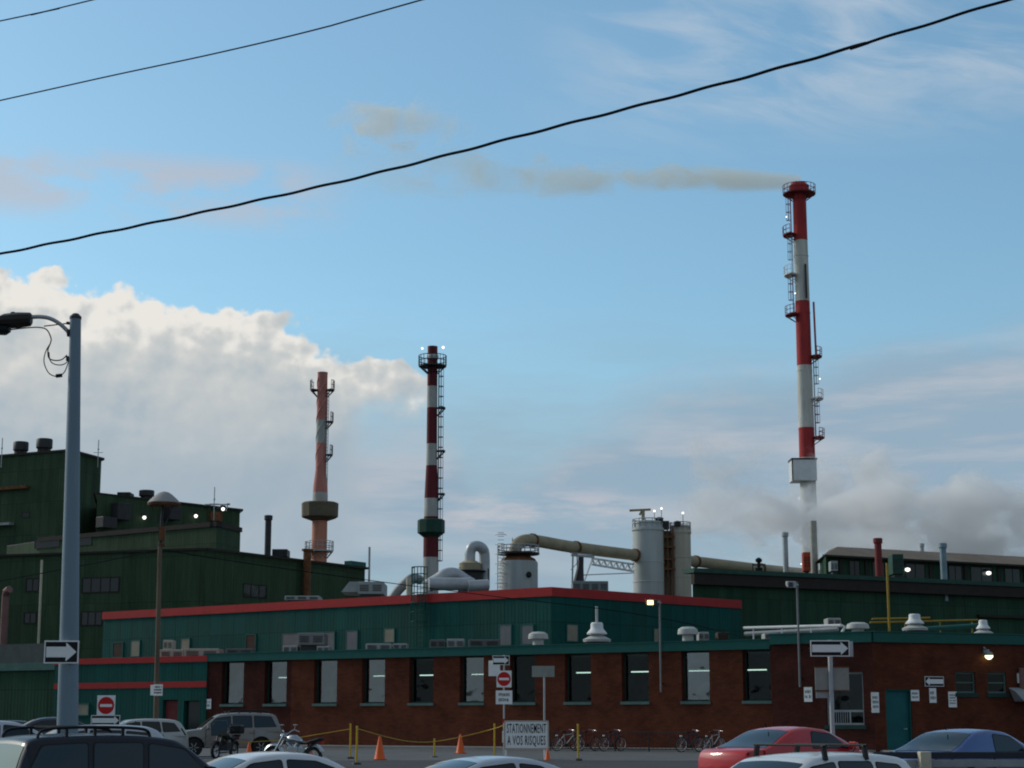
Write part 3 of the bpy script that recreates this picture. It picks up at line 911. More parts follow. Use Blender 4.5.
for pa, pb, ya, yb in ((96, 110, 517, 528), (111, 124, 503, 520), (163, 174, 506, 520)):
    m = MB(); fu.box(m, fu.hit(pa, ya)[0], fu.hit(pb, ya)[0], fu.hit(pa, yb)[1], fu.hit(pa, ya)[1], 0, 1.2)
    part(m, 'duct_box', dark_metal, mid, bevel=.05)
for pa, pb, ya, yb in ((35, 60, 540, 549), (78, 92, 538, 546)):
    win_part(fm, mid, fm.hit(pa, ya)[0], fm.hit(pb, ya)[0], fm.hit(pa, yb)[1], fm.hit(pa, ya)[1], dark_glass, dark_trim, proud=.04)
m = MB(); fu.box(m, fu.hit(209, 513)[0], fu.hit(221, 513)[0], fu.hit(215, 521)[1], fu.hit(215, 512)[1], 0, .3); part(m, 'vent_hatch', rust, mid)
for px, py, lb in ((142, 517, 'lit white lamp on the green wall left of the domed mast lamp'), (193.5, 515.5, 'lit white lamp on the green wall right of the domed mast lamp'), (212, 509.5, 'lit white lamp near the right end of the stepped green roof')):
    a, z = fu.hit(px, py); p = fu.pt(a, z, 1.4 if px > 200 else .02)
    r = thing('wall_lamp', lb, 'lamp', (p.x, p.y, p.z), atan2(fu.u.y, fu.u.x), 'lit lamps on walls')
    b = MB(); b.bar((0, .02 if px < 200 else 1.38, 0), (0, -.3, .12), .08); b.box(-.25, .25, -.5, -.2, .1, .3); b.build('housing', dark_metal, r)
    l = MB(); l.lathe([(.02, .16), (.16, .1), (.19, -.02), (.12, -.16), (.02, -.2)], 12, (0, -.36, -.07)); l.build('bulb', lamp_white, r, smooth=True)
# front hall
hc, hl, hr = G(204, 135, 552), G(-60, 135 * 172 / 163.0, 556), G(365, 135 * 172 / 152.5, 570)
zh = Z(549.3, 135)
hall = block('green_front_hall', 'long dark green clad hall with stained walls and dark strip windows', [hl, hc, hr, (hr[0] - 6, hr[1] + 8), (hc[0] - 2, hc[1] + 18), (hl[0], hl[1] + 14)], [zh] * 6, green, dark_trim, .25)
fh, fh2 = Face(hl, hc), Face(hc, hr)
for f, pa, pb, ya, yb, c in ((fh, 82, 120, 577, 593, 4), (fh, 26, 40, 578, 592, 2), (fh, 24, 37, 612, 624, 2), (fh, 81, 103, 611, 626, 3), (fh2, 243, 267, 584, 598, 3)):
    win_part(f, hall, f.hit(pa, ya)[0], f.hit(pb, ya)[0], f.hit((pa + pb) / 2, yb)[1], f.hit((pa + pb) / 2, ya)[1], dark_glass, dark_trim, cols=c, proud=.05, fw=.1)
m = MB(); fh2.box(m, fh2.hit(350, 570)[0], fh2.L, zh, zh + .5, -.6, .1); part(m, 'parapet', teal_trim, hall)
m = MB(); p = fh2.pt(fh2.hit(302, 570)[0], 0, .5); m.tube([(p.x, p.y, 5), (p.x, p.y, Z(551, p.y))], .32, 12); m.tube([(p.x, p.y, Z(551, p.y)), (p.x, p.y, Z(549, p.y))], .45, 12)
tag(shift(m, (p.x, p.y, 5)).build('rusty_flue', rust, smooth=True, loc=(p.x, p.y, 5)), 'rusty brown flue pipe up the green hall wall above the red roof edge', 'flue')
# grey band building and low green shed at the left edge
ga, gb_ = G(-70, 124), G(54, 118.0)
fg = Face(ga, gb_)
zg = fg.hit(20, 663)[1]
low_shed = block('low_green_shed', 'low dark green shed with pale grey roof edge at the left edge', [ga, gb_, (gb_[0] + 1, gb_[1] + 5), (ga[0], ga[1] + 5)], [zg - .5] * 4, green_b)
m = MB(); fg.box(m, 0, fg.L + .1, zg - .5, zg, -5.5, .2); part(m, 'fascia', paint('greenish grey trim', (.07, .15, .13), .6, grime=.3), low_shed)
m = MB(); fg.box(m, 0, fg.hit(46, 650, -5.7)[0], zg - .4, fg.hit(20, 644, -5.7)[1], -6.3, -5.7)
m2 = m; part(m2, 'upper_band', paint('grey sheet', (.085, .095, .095), .7, grime=.4), low_shed, uv=True)
p = P(39.5, 625, 133); q = P(42, 560, 133)
m = MB(); m.tube([p - Vector((0, 0, 3)), q], .09, 8); tag(shift(m, p).build('vent_pole', cream, loc=p, smooth=True), 'thin cream pole rising in front of the green hall at the left', 'pole')
p = P(4, 630, 131)
m = MB(); m.tube([(0, 0, -6), (0, 0, 2.4), (.1, -.25, 2.75), (.4, -.5, 2.9)], .28, 10); tag(m.build('exhaust_pipe', paint('dull pink metal', (.22, .12, .11), .7, grime=.5), loc=p, smooth=True), 'dull pinkish exhaust pipe at the far left edge before the green hall', 'pipe')
# ------------------------------------------------------------------ chimneys
def ring_platform(root, z, r, width=.9, rail=True, a0=0.0, a1=2 * pi, mat=None, name='platform'):
    m = MB(); n = max(5, int(20 * (a1 - a0) / (2 * pi)))
    full = a1 - a0 > 6.2
    A = [a0 + (a1 - a0) * i / n for i in range(n + (0 if full else 1))]
    vs = []
    for t in A:
        for rr, zz in ((r * .9, z - .1), (r + width, z - .1), (r + width, z + .05), (r * .9, z + .05)):
            vs.append((rr * cos(t), rr * sin(t), zz))
    k = len(A); fs = []
    for i in range(k if full else k - 1):
        j = (i + 1) % k
        for e in range(4):
            fs.append((i * 4 + e, j * 4 + e, j * 4 + (e + 1) % 4, i * 4 + (e + 1) % 4))
    if not full: fs += [(0, 1, 2, 3), ((k - 1) * 4 + 3, (k - 1) * 4 + 2, (k - 1) * 4 + 1, (k - 1) * 4)]
    m.add(vs, fs)
    for t in A[::2]:      # brackets under the deck
        m.bar((r * .95 * cos(t), r * .95 * sin(t), z - .9), ((r + width * .9) * cos(t), (r + width * .9) * sin(t), z - .1), .08)
    if rail:
        for h in (.55, 1.1):
            pts = [((r + width) * cos(t), (r + width) * sin(t), z + h) for t in A + ([A[0]] if full else [])]
            m.tube(pts, .045, 5)
        for t in A:
            m.bar(((r + width) * cos(t), (r + width) * sin(t), z), ((r + width) * cos(t), (r + width) * sin(t), z + 1.1), .06)
    return m.build(name, mat or dark_metal, root)

def ladder(root, th, r, z0, z1, mat, cage=True, w=.5, off=.3, cd=.6):
    m = MB()
    c, s_ = cos(th), sin(th)
    tx, ty = -s_, c
    def q(d, o, z): return (c * (r + o) + tx * d, s_ * (r + o) + ty * d, z)
    for d in (-w / 2, w / 2): m.bar(q(d, off, z0), q(d, off, z1), .07)
    z = z0
    while z < z1:
        m.bar(q(-w / 2, off, z), q(w / 2, off, z), .04); z += .4
    if cage:
        z = z0 + 2
        while z < z1:
            pts = [q(w * .75 * cos(a), off + cd * sin(a), z) for a in [pi * i / 6 for i in range(7)]]
            m.tube(pts, .04, 4); z += 1.1
        for i in range(1, 6, 2):
            a = pi * i / 6
            m.bar(q(w * .75 * cos(a), off + cd * sin(a), z0 + 2), q(w * .75 * cos(a), off + cd * sin(a), z1), .05)
    return m.build('ladder', mat, root)

def beacon(root, x, y, z, mat=None, r=.2):
    m = MB(); m.lathe([(r * .4, -r), (r, -r * .5), (r, r * .5), (r * .4, r)], 10, (x, y, z))
    return m.build('beacon', mat or lamp_white, root, smooth=True)

# --- tall red and white stack on the right, smoking
Y3 = 230.0
bx = X(810.5, Y3, 565); zt3 = Z(183, Y3)
st = thing('tall_chimney', 'tallest chimney, bright red and white bands, trailing smoke from its top', 'chimney', (bx, Y3, GB))
lean = (X(803, Y3, 183) - X(810.5, Y3, 565))
z3 = lambda py: Z(py, Y3) - GB
RED = (0.46, 0.052, 0.052); WHT = (0.66, 0.66, 0.60)
m3 = banded('chimney bands right', [(0, WHT), (z3(548), WHT), (z3(459), RED), (z3(430), WHT), (z3(366), RED), (z3(304), WHT), (z3(243), RED)], grime=.4)
m = MB()
H = zt3 - GB
def prof(pairs, n=10): return pairs
m.lathe([(1.10, 0), (1.07, H * .25), (1.02, H * .5), (.95, H * .75), (0.88, H - .9), (.92, H - .88), (.92, H), (.76, H), (.74, H - 2)], 28)
for i in range(1, 9):
    z_ = H * i / 9.3; rr = 1.10 - .22 * z_ / H; m.lathe([(rr - .02, z_ - .12), (rr + .05, z_ - .08), (rr + .05, z_ + .08), (rr - .02, z_ + .12)], 28)
m.build('shaft', m3, st, smooth=True)
ring_platform(st, z3(194), 1.0, 1.15, mat=paint('dark red steel', (.2, .03, .03), .6))
m = MB(); m.lathe([(1.3, z3(193)), (1.35, z3(186)), (1.0, z3(186) + .2)], 20)
m.build('collar', paint('red steel', RED, .6), st)
dred = paint('dark red steel', (.2, .03, .03), .6)
for py, t0, mt in ((235, pi * .75, dred), (275, pi * .75, white_paint), (315, pi * .8, dred), (357, -pi * .3, dred), (399, -pi * .3, white_paint), (438, -pi * .3, dred)):
    ring_platform(st, z3(py), 1.05, 1.25, a0=t0, a1=t0 + pi * .5, mat=mt)
for th, ya, yb in ((pi, 194, 235), (pi * 1.05, 235, 275), (pi, 275, 315), (0, 357, 399), (0.05, 399, 438)):
    ladder(st, th, 1.05, z3(yb), z3(ya), grey_paint if ya in (235, 357) else dred, off=.15, w=.4)
for px, py in ((791.5, 220), (798, 296), (820, 381), (796, 500), (797, 540), (796, 565)):
    beacon(st, (px - 807) / PXM(Y3), -1.5, z3(py), r=.09)
# sampling cabin round the shaft and black soot streak
m = MB(); m.box(-2.2, .95, -1.5, 1.5, z3(482), z3(461)); m.build('sampling_cabin', white_paint, st, bevel=.08)
m = MB(); m.box(-2.28, 1.03, -1.58, 1.58, z3(461), z3(459.6)); m.box(-2.26, -2.12, -1.56, -1.4, z3(482), z3(461)); m.build('cabin_roof', dark_metal, st)
m = MB(); m.bar((.35, -1.15, z3(300)), (.35, -1.08, z3(266)), .22); m.build('soot_streak', dark_metal, st)  # dark bar laid on the shaft as the soot streak
m = MB(); m.tube([(1.35, -.6, z3(303)), (1.45, -.6, z3(356))], .14, 6); m.build('down_pipe', paint('red steel', RED, .6), st)
st.rotation_euler = (0, math.atan2(lean + 1.0, H) * 0, 0)

# --- middle stack, dark red and white with green collar
Y2 = 190.0
st2 = thing('banded_chimney', 'dark red and white chimney with green collar, middle one of three', 'chimney', (X(430.8, Y2, 570), Y2, GB))
z2 = lambda py: Z(py, Y2) - GB
DR = (0.15, 0.026, 0.032); WH2 = (0.50, 0.50, 0.47)
m2_ = banded('chimney bands middle', [(0, WH2), (z2(561), DR), (z2(535) - 1.2, WH2)][:1] + [(z2(561), DR), (z2(520), WH2), (z2(502), DR), (z2(468), WH2), (z2(444), DR), (z2(410), WH2), (z2(387), DR)], grime=.4)
H = z2(346.5)
r_ = lambda px: px / 2 / PXM(Y2)
m = MB(); m.lathe([(r_(16), 0), (r_(15), z2(530)), (r_(14), z2(505)), (r_(13.6), z2(495)), (r_(11), z2(465)), (r_(10.5), z2(440)), (r_(10), z2(365)), (r_(10), H), (r_(8), H), (r_(8), H - 2)], 26)
m.build('shaft', m2_, st2, smooth=True)
m = MB(); m.lathe([(r_(15), z2(537.5)), (r_(24), z2(534)), (r_(27), z2(533)), (r_(27), z2(520.5)), (r_(24), z2(519.5)), (r_(14), z2(519))], 10)
m.build('collar', paint('green steel', (.02, .07, .05), .6, grime=.3), st2)
ring_platform(st2, z2(366), r_(10), .95)
m = MB(); m.lathe([(r_(12), z2(359)), (r_(12.4), z2(357)), (r_(12), z2(355))], 20); m.build('band', galv, st2)
ladder(st2, -.12, r_(10.5), z2(580), z2(366), paint('mid grey steel', (.12, .13, .13), .6), w=.4, off=.15, cd=.5)
for py in (408, 451, 494): ring_platform(st2, z2(py), r_(12), .8, rail=False, a0=-.5, a1=.3)
beacon(st2, -1.1, -.3, z2(349), r=.11); beacon(st2, 1.15, -.3, z2(348), r=.13)

# --- left stack, faded orange with wavy shell
Y1 = 210.0
st1 = thing('faded_chimney', 'faded orange red chimney with spiral fins and a brown collar, left one of three', 'chimney', (X(319, Y1, 560), Y1, GB))
z1 = lambda py: Z(py, Y1) - GB
OR = (0.58, 0.23, 0.19); ORL = (0.68, 0.28, 0.18)
m1_ = banded('chimney bands left', [(0, ORL), (z1(518), ORL), (z1(503), (.5, .49, .45)), (z1(495), OR), (z1(445), (.44, .45, .42)), (z1(421), OR)], grime=.3)
r_ = lambda px: px / 2 / PXM(Y1)
H = z1(372.5)
m = MB(); m.lathe([(r_(17), 0), (r_(15), z1(520)), (r_(15), z1(497)), (r_(14), z1(485)), (r_(10.5), z1(470)), (r_(10), z1(375)), (r_(10.4), H), (r_(8), H), (r_(8), H - 2)], 26)
m.build('shaft', m1_, st1, smooth=True)
m = MB()
for k in range(3):
    za, zb = z1(468), z1(380); vs = []; n = 70
    for i in range(n + 1):
        t = i / n; a = 2 * pi * (k / 3 + t * 1.6); z = za + (zb - za) * t
        for rr, dz_ in ((r_(9.2), -.5), (r_(11.2), -.05), (r_(11.2), .12), (r_(9.2), .5)): vs.append((rr * cos(a), rr * sin(a), z + dz_))
    fs = [(i * 4 + e, (i + 1) * 4 + e, (i + 1) * 4 + (e + 1) % 4, i * 4 + (e + 1) % 4) for i in range(n) for e in range(4)]
    m.add(vs, fs)
m.build('spiral_fin', m1_, st1)
m = MB(); m.lathe([(r_(16), z1(521)), (r_(33), z1(518)), (r_(36), z1(517)), (r_(36.5), z1(503.5)), (r_(33), z1(502.5)), (r_(14), z1(502))], 12)
m.build('collar', paint('brown collar steel', (.15, .125, .085), .75, grime=.5), st1)
ring_platform(st1, z1(551), r_(16), .7, mat=galv); ring_platform(st1, z1(390), r_(10.5), .8, a0=pi * .8, a1=pi * 1.2); ring_platform(st1, z1(390), r_(10.5), .8, a0=-pi * .2, a1=pi * .2)
for py in (422, 455): ring_platform(st1, z1(py), r_(11), .7, a0=-.6, a1=.3)
ladder(st1, -.3, r_(11), z1(495), z1(390), galv, off=.12, w=.4, cage=False)

# ------------------------------------------------------------------ plant on the roofs between the chimneys
def W(px, py, Y): return P(px, py, Y)
# round tank with a flat cap
YT = 150.0
tk = thing('storage_tank', 'round pale grey storage tank with a wide flat lid and a railing', 'tank', (X(518.5, YT, 580), YT, Z(600, YT)))
zz = lambda py, Y=YT: Z(py, Y) - Z(600, Y)
r_ = lambda px, Y=YT: px / 2 / PXM(Y)
m = MB(); m.lathe([(r_(38), -6), (r_(38), zz(563)), (r_(36.5), zz(561.5))], 32); m.build('shell', paint('tank grey', (.38, .40, .39), .7, grime=.4, streak=True), tk, smooth=True)
m = MB(); m.lathe([(r_(37), zz(563.2)), (r_(33), zz(559)), (r_(22), zz(556)), (r_(20), zz(554.5))], 32); m.build('dome', rust, tk, smooth=True)
m = MB(); m.lathe([(r_(41), zz(554.8)), (r_(41.5), zz(553)), (r_(38), zz(552.8))], 32); m.build('lid', dark_metal, tk)
m = MB()
for i in range(20):
    t = 2 * pi * i / 20; m.bar((r_(40) * cos(t), r_(40) * sin(t), zz(553)), (r_(40) * cos(t), r_(40) * sin(t), zz(546)), .06)
for h in (549.5, 546): m.tube([(r_(40) * cos(2 * pi * i / 20), r_(40) * sin(2 * pi * i / 20), zz(h)) for i in range(21)], .05, 5)
m.build('railing', galv, tk)
m = MB(); a = -pi * .82
for d in (-.25, .25): m.bar((r_(41) * cos(a) + d, r_(41) * sin(a), -2), (r_(41) * cos(a) + d, r_(41) * sin(a), zz(546)), .08)
for i in range(26): m.bar((r_(41) * cos(a) - .25, r_(41) * sin(a), -2 + i * .3), (r_(41) * cos(a) + .25, r_(41) * sin(a), -2 + i * .3), .05)
for i in range(7):
    z = .5 + i * .8
    m.tube([(r_(41) * cos(a) + .45 * cos(q_), r_(41) * sin(a) - .7 * sin(q_), z) for q_ in [pi * j / 6 for j in range(7)]], .035, 4)
m.build('ladder', white_paint, tk)
m = MB(); t = -pi * .33; m.lathe([(.22, 0), (.26, .1), (.15, .12)], 12, (0, 0, 0)); mm = Matrix.Translation((r_(38.3) * cos(t), r_(38.3) * sin(t), zz(576))) @ Matrix.Rotation(pi / 2, 4, 'Y') ; m.v = [Matrix.Translation((r_(37.5) * cos(t), r_(37.5) * sin(t), zz(576))) @ (Matrix.Rotation(t, 4, 'Z') @ (Matrix.Rotation(pi / 2, 4, 'Y') @ v)) for v in m.v]
m.build('hatch', black_plastic, tk)
# big tan conveyor pipe
cpts = [W(515, 556, 150), W(515.5, 549, 150), W(519, 543, 150.3), W(527, 540.3, 151), W(540, 541.5, 153), W(575, 547.5, 157), W(634, 555, 164), W(695, 561.5, 171), W(760, 569, 178), W(822, 575, 184)]
cp = thing('conveyor_pipe', 'long tan pipe bending out of the tank top and sloping down to the right', 'pipe', cpts[0])
m = MB(); m.tube(catmull(cpts, 8), .52, 16); part(m, 'pipe', tan_pipe, cp, smooth=True)
for i in (3.6, 5, 6, 7, 8):
    m = MB(); a = catmull(cpts, 8); k = int(i * 8); m.tube([a[k], a[k] + (a[k + 1] - a[k]).normalized() * .25], .6, 16)
    part(m, 'flange', rust, cp)
# steel trestle under the pipe
base = W(590, 600, 158)
tr_ = thing('pipe_trestle', 'light lattice truss and tower carrying the tan pipe', 'trestle', base)
m = MB()
a, b_ = W(592, 558, 158.5), W(634, 564, 163)
a2, b2 = W(592, 564, 158.5), W(634, 571, 163)
for dy in (0, .8):
    o = Vector((0, dy, 0))
    m.bar(a + o, b_ + o, .1); m.bar(a2 + o, b2 + o, .1)
    for i in range(7):
        m.bar(a.lerp(b_, i / 7) + o, a2.lerp(b2, (i + .5) / 7) + o, .07); m.bar(a2.lerp(b2, (i + .5) / 7) + o, a.lerp(b_, (i + 1) / 7) + o, .07)
m.bar(W(583, 575, 157), W(634, 573, 163), .1); m.bar(W(592, 560, 158.5), W(584, 582, 157), .1)
part(m, 'truss', white_paint, tr_)
m = MB()
m.bar(W(572, 596, 156.5), W(573, 551, 156.5), .14); m.bar(W(578, 596, 156.5), W(577, 553, 156.5), .1); m.box(0, 0, 0, 0, 0, 0)
m.bar(W(571, 555, 156.5), W(594, 557, 157), .3, .18); m.bar(W(570, 552.5, 156.5), W(592, 555, 157.5), .1)
m.bar(W(571, 570, 156.5), W(578, 562, 156.5), .06)
part(m, 'tower', galv, tr_)
m = MB(); p = W(579, 597, 156); q = W(581, 557, 156); m.tube([p, W(578.5, 583, 156), W(580.5, 566, 156), q], [.55, .5, .28, .25], 10)
tag(shift(m, p).build('feed_chute', dark_metal, loc=p, smooth=True), 'dark tapering chute under the bend of the tan pipe', 'chute')
# grey plant room behind the red roof edge
def roof_box(name, label, cat, px0, px1, y0, y1, Y, mat, depth=2.5, bevel=.04, lid=None, base=1.2, rz=0.0, group=None):
    w = (px1 - px0) / PXM(Y); z0 = Z(y1, Y); z1 = Z(y0, Y); c = X((px0 + px1) / 2, Y, y1)
    r = thing(name, label, cat, (c, Y, z0), rz, group)
    m = MB(); m.box(-w / 2, w / 2, 0, depth, 0 if base == 0 else -.0, z1 - z0); m.build('casing', mat, r, bevel=bevel)
    if base > 0:
        m = MB(); m.box(-w / 2 + .15, w / 2 - .15, .15, depth - .15, -base, -.003); m.build('curb', dark_metal, r)
    m = MB(); n = max(2, int(w / .7))
    for i in range(n):                       # louvre panel on the front
        x0 = -w / 2 + w * (i + .15) / n; x1 = -w / 2 + w * (i + .85) / n
        for k in range(4):
            zz_ = (z1 - z0) * (.25 + .14 * k); m.box(x0, x1, -.03, .01, zz_, zz_ + (z1 - z0) * .06)
    m.build('louvre', lid or dark_metal, r)
    return r
pl = paint('plant grey', (.25, .27, .27), .7, grime=.4)
roof_box('plant_room', 'grey flat plant box under the pipe trestle, behind the red roof edge', 'plant room', 573, 608, 581, 592, 150, pl, 4, base=6)
# silos
YS = 165.0
si = thing('twin_silo', 'pair of tall concrete silos, left one pale grey, right one tan, with rusty steel between', 'silo', (X(662, YS, 590), YS, GB))
zz = lambda py: Z(py, YS) - GB
ox = lambda px: (px - 662) / PXM(YS)
sg = paint('silo pale grey', (.50, .52, .50), .8, grime=.35, streak=True, scale=.7); stn = paint('silo tan', (.50, .45, .36), .8, grime=.45, streak=True, scale=.8)
m = MB(); m.lathe([(1.42, 0), (1.42, zz(531)), (1.5, zz(531)), (1.5, zz(528.5)), (1.36, zz(528)), (1.36, zz(522)), (.3, zz(520))], 30, (ox(649), 0, 0)); [m.lathe([(1.42, z_), (1.45, z_ + .03), (1.45, z_ + .09), (1.42, z_ + .12)], 30, (ox(649), 0, 0)) for z_ in [3 + 1.8 * i for i in range(8)]]; m.build('silo_shell', sg, si, smooth=True)
m = MB(); m.lathe([(.95, 0), (.95, zz(533)), (1.02, zz(533)), (1.02, zz(531)), (.9, zz(530)), (.9, zz(525)), (.2, zz(524))], 30, (ox(681.5), .6, 0)); [m.lathe([(.95, z_), (.98, z_ + .03), (.98, z_ + .08), (.95, z_ + .11)], 30, (ox(681.5), .6, 0)) for z_ in [3.5 + 1.8 * i for i in range(8)]]; m.build('silo_shell', stn, si, smooth=True)
m = MB(); m.box(ox(663), ox(674), .6, 2.4, 0, zz(530)); m.build('back_wall', paint('silo brown', (.24, .20, .15), .85, grime=.6, streak=True), si)
m = MB()
for py in (570, 560, 548, 538): m.box(ox(662.5), ox(675), -.3, .7, zz(py), zz(py) + .14)
for px in (664, 668, 673): m.bar((ox(px), -.25, 0), (ox(px), -.25, zz(528)), .12)
m.bar((ox(664), -.25, zz(570)), (ox(673), -.25, zz(560)), .07); m.bar((ox(673), -.25, zz(560)), (ox(664), -.25, zz(548)), .07)
m.build('access_frame', rust, si)
m = MB()
for c, r0, yy, za, zb in ((ox(649), 1.4, 0, 528, 519.5), (ox(681.5), .95, .6, 531, 522)):
    for i in range(14):
        t = 2 * pi * i / 14; m.bar((c + r0 * cos(t), yy + r0 * sin(t), zz(za)), (c + r0 * cos(t), yy + r0 * sin(t), zz(zb)), .06)
    for h in (zb, (za + zb) / 2): m.tube([(c + r0 * cos(2 * pi * i / 14), yy + r0 * sin(2 * pi * i / 14), zz(h)) for i in range(15)], .045, 5)
m.build('railing', galv, si)
m = MB(); m.bar((ox(644.5), 0, zz(524)), (ox(644.5), 0, zz(510)), .3); m.bar((ox(631), -.2, zz(510.8)), (ox(652), .2, zz(509.3)), .16, .2); m.bar((ox(641), 0, zz(515)), (ox(644), 0, zz(510)), .2); m.build('hoist_beam', tan_pipe, si)
m = MB(); m.lathe([(.35, zz(522)), (.4, zz(518.5)), (.1, zz(517.5))], 12, (ox(660), -.4, 0)); m.lathe([(.3, zz(527)), (.34, zz(522)), (.1, zz(521))], 12, (ox(678), -.2, 0)); m.box(ox(663), ox(670), -.2, .9, zz(529), zz(521)); m.build('filter_unit', dark_metal, si, smooth=True)
for px, py, b in ((655, 512, 520), (662, 509.5, 520), (683, 514, 524)):
    beacon(si, ox(px), -.8, zz(py), r=.09); m = MB(); m.bar((ox(px), -.72, zz(b + 4)), (ox(px), -.72, zz(py)), .05); m.build('lamp_mast', dark_metal, si)
# cyclone with gooseneck
YC = 140.0
cy = thing('dust_cyclone', 'dust collector with a silver gooseneck pipe above the red roof edge', 'cyclone', (X(470, YC, 585), YC, Z(600, YC)))
zz = lambda py: Z(py, YC) - Z(600, YC)
ox = lambda px: (px - 470) / PXM(YC)
silver = paint('insulated silver duct', (.46, .48, .49), .45, .25, .15, 2, .25)
m = MB(); m.lathe([(.5, -3), (.95, zz(585)), (1.0, zz(572.5))], 20); m.build('lower_body', dark_metal, cy, smooth=True)
m = MB(); m.lathe([(1.25, zz(572.2)), (1.3, zz(571)), (1.25, zz(570.6))], 24, (-.05, 0, 0)); m.build('gallery', dark_metal, cy)
m = MB(); m.lathe([(.82, zz(570.5)), (.86, zz(563.5)), (.5, zz(561))], 24); m.build('upper_body', tan_pipe, cy, smooth=True)
m = MB(); m.tube(catmull([(ox(470), 0, zz(562)), (ox(470), 0, zz(553)), (ox(472), 0, zz(547.5)), (ox(477), 0.1, zz(546)), (ox(482), .3, zz(548.5)), (ox(484), .5, zz(556)), (ox(484), .5, zz(585))], 6), .42, 14); m.build('gooseneck', silver, cy, smooth=True)
m = MB()
for px in (459, 488): m.bar((ox(px), -.3, -3), (ox(px), -.3, zz(569)), .1)
m.bar((ox(459), -.3, zz(568)), (ox(470), -.8, zz(568)), .05)
m.build('support_leg', dark_metal, cy)
# fat silver ducts lying on the roof
r0 = W(430, 584, 134)
m = MB(); m.tube(catmull([W(428, 586, 134), W(438, 580, 134), W(446, 575, 134), W(455, 574.5, 134.5), W(465, 581, 135), W(472, 585, 135)], 6), .5, 14)
m.tube([W(429, 584, 133), W(470, 584, 133.5)], .48, 14); m.tube([W(468, 586, 133), W(488, 585, 133.5)], .42, 14)
tag(shift(m, r0).build('roof_duct', silver, loc=r0, smooth=True), 'fat silver insulated ducts lying behind the red roof edge beside the caged ladder', 'duct')
r0 = W(396, 600, 136)
m = MB(); m.tube(catmull([W(388, 606, 136), W(397, 592, 136), W(407, 582, 136), W(413, 578, 136.4), W(420, 580, 137)], 6), [.36] * 25, 12)
tag(shift(m, r0).build('curved_duct', paint('worn grey duct', (.3, .31, .31), .6, .2, grime=.4), loc=r0, smooth=True), 'curved grey duct left of the caged ladder above the red roof edge', 'duct')
r0 = W(409, 596, 135)
m = MB(); m.tube([W(409, 598, 135), W(409, 578, 135)], .22, 10); tag(shift(m, r0).build('gas_riser', cream, loc=r0, smooth=True), 'cream upright riser pipe in front of the curved grey duct', 'pipe')
# big air handler, small stacks and vents
ah = roof_box('air_handler', 'large grey air handling unit with a sloping hood behind the red roof edge', 'air handler', 358, 383, 581.5, 594, 124, paint('air handler grey', (.33, .36, .35), .6, grime=.3), 4, base=3)
m = MB(); h_ = Z(581.5, 124) - Z(594, 124); x0 = -12.5 / PXM(124)
m.prism([(x0 - 1.15, .1, .15), (x0 + .004, .1, .15), (x0 + .004, .1, h_), (x0 - .6, .1, h_)], (0, 3.6, 0)); m.build('hood', paint('air handler grey'  , (.33, .36, .35)), ah)
roof_box('roof_walkway', 'pale grey low curb on the red edged roof below the rusty flue', 'curb', 285, 319, 595.8, 600, 123, paint('air handler grey', (.33, .36, .35)), 2, base=3)
def pole(name, label, cat, px, ya, yb, Y, r, mat, cap=False, extra=0, n=12):
    a = W(px, yb, Y); b_ = W(px, ya, Y); b_ = Vector((a.x, Y, b_.z))
    rt = thing(name, label, cat, a)
    m = MB(); m.tube([(0, 0, -extra), (0, 0, b_.z - a.z)], r, n); m.build('shaft', mat, rt, smooth=True)
    if cap:
        m = MB(); m.lathe([(r * 1.15, b_.z - a.z - r), (r * 1.3, b_.z - a.z - r * .8), (r * 1.3, b_.z - a.z + .12), (r * .9, b_.z - a.z + .15)], n); m.build('cap', mat, rt, smooth=True)
    return rt
pole('flue_stack', 'thin dark flue stack on the green hall roof, left of the orange chimney', 'stack', 267.5, 517, 557, 150, .27, dark_metal, True, 6)
pole('thin_stack', 'thin pale pipe stack right of the green hall end', 'stack', 369, 547, 580, 160, .1, galv, False, 12)
def squat(name, label, px0, px1, y0, y1, Y, mat, group=None):
    w = (px1 - px0) / PXM(Y) / 2; a = W((px0 + px1) / 2, y1, Y); h = Z(y0, Y) - Z(y1, Y)
    r = thing(name, label, 'vent', a, 0, group)
    m = MB(); m.lathe([(w * .72, -1.2), (w * .72, h * .3), (w * .8, h * .34)], 20); m.build('neck', dark_metal, r, smooth=True)
    m = MB(); m.lathe([(w * .92, h * .3), (w, h * .36), (w, h * .94), (w * .93, h), (w * .7, h), (w * .7, h * .8)], 20); m.build('drum', mat, r, smooth=True)
    m = MB(); 
    for i in range(4):
        t = pi / 4 + i * pi / 2; m.bar((w * 1.0 * cos(t), w * 1.0 * sin(t), -1), (w * .85 * cos(t), w * .85 * sin(t), h * .3), .08)
    m.build('brace', dark_metal, r)
    return r
squat('roof_ventilator', 'dark drum ventilator on the tallest green block, left of the pair', 13, 28, 442, 455, 190, dark_metal)
squat('roof_ventilator', 'dark drum ventilator on the tallest green block, right of the pair', 36, 52, 439, 453, 189, dark_metal)
squat('roof_ventilator', 'small dark drum on the stepped green roof near the domed mast lamp', 139, 154, 490.5, 499, 186, dark_metal)
roof_box('vent_box', 'dark vent box on the stepped green roof, left of the small drum', 'vent', 117, 130, 492, 496, 184, dark_metal, 2, base=1)
roof_box('vent_box', 'dark square vent box on the green hall roof beside the thin dark flue', 'vent', 272, 287, 549, 556.5, 152, dark_metal, 2, base=2)
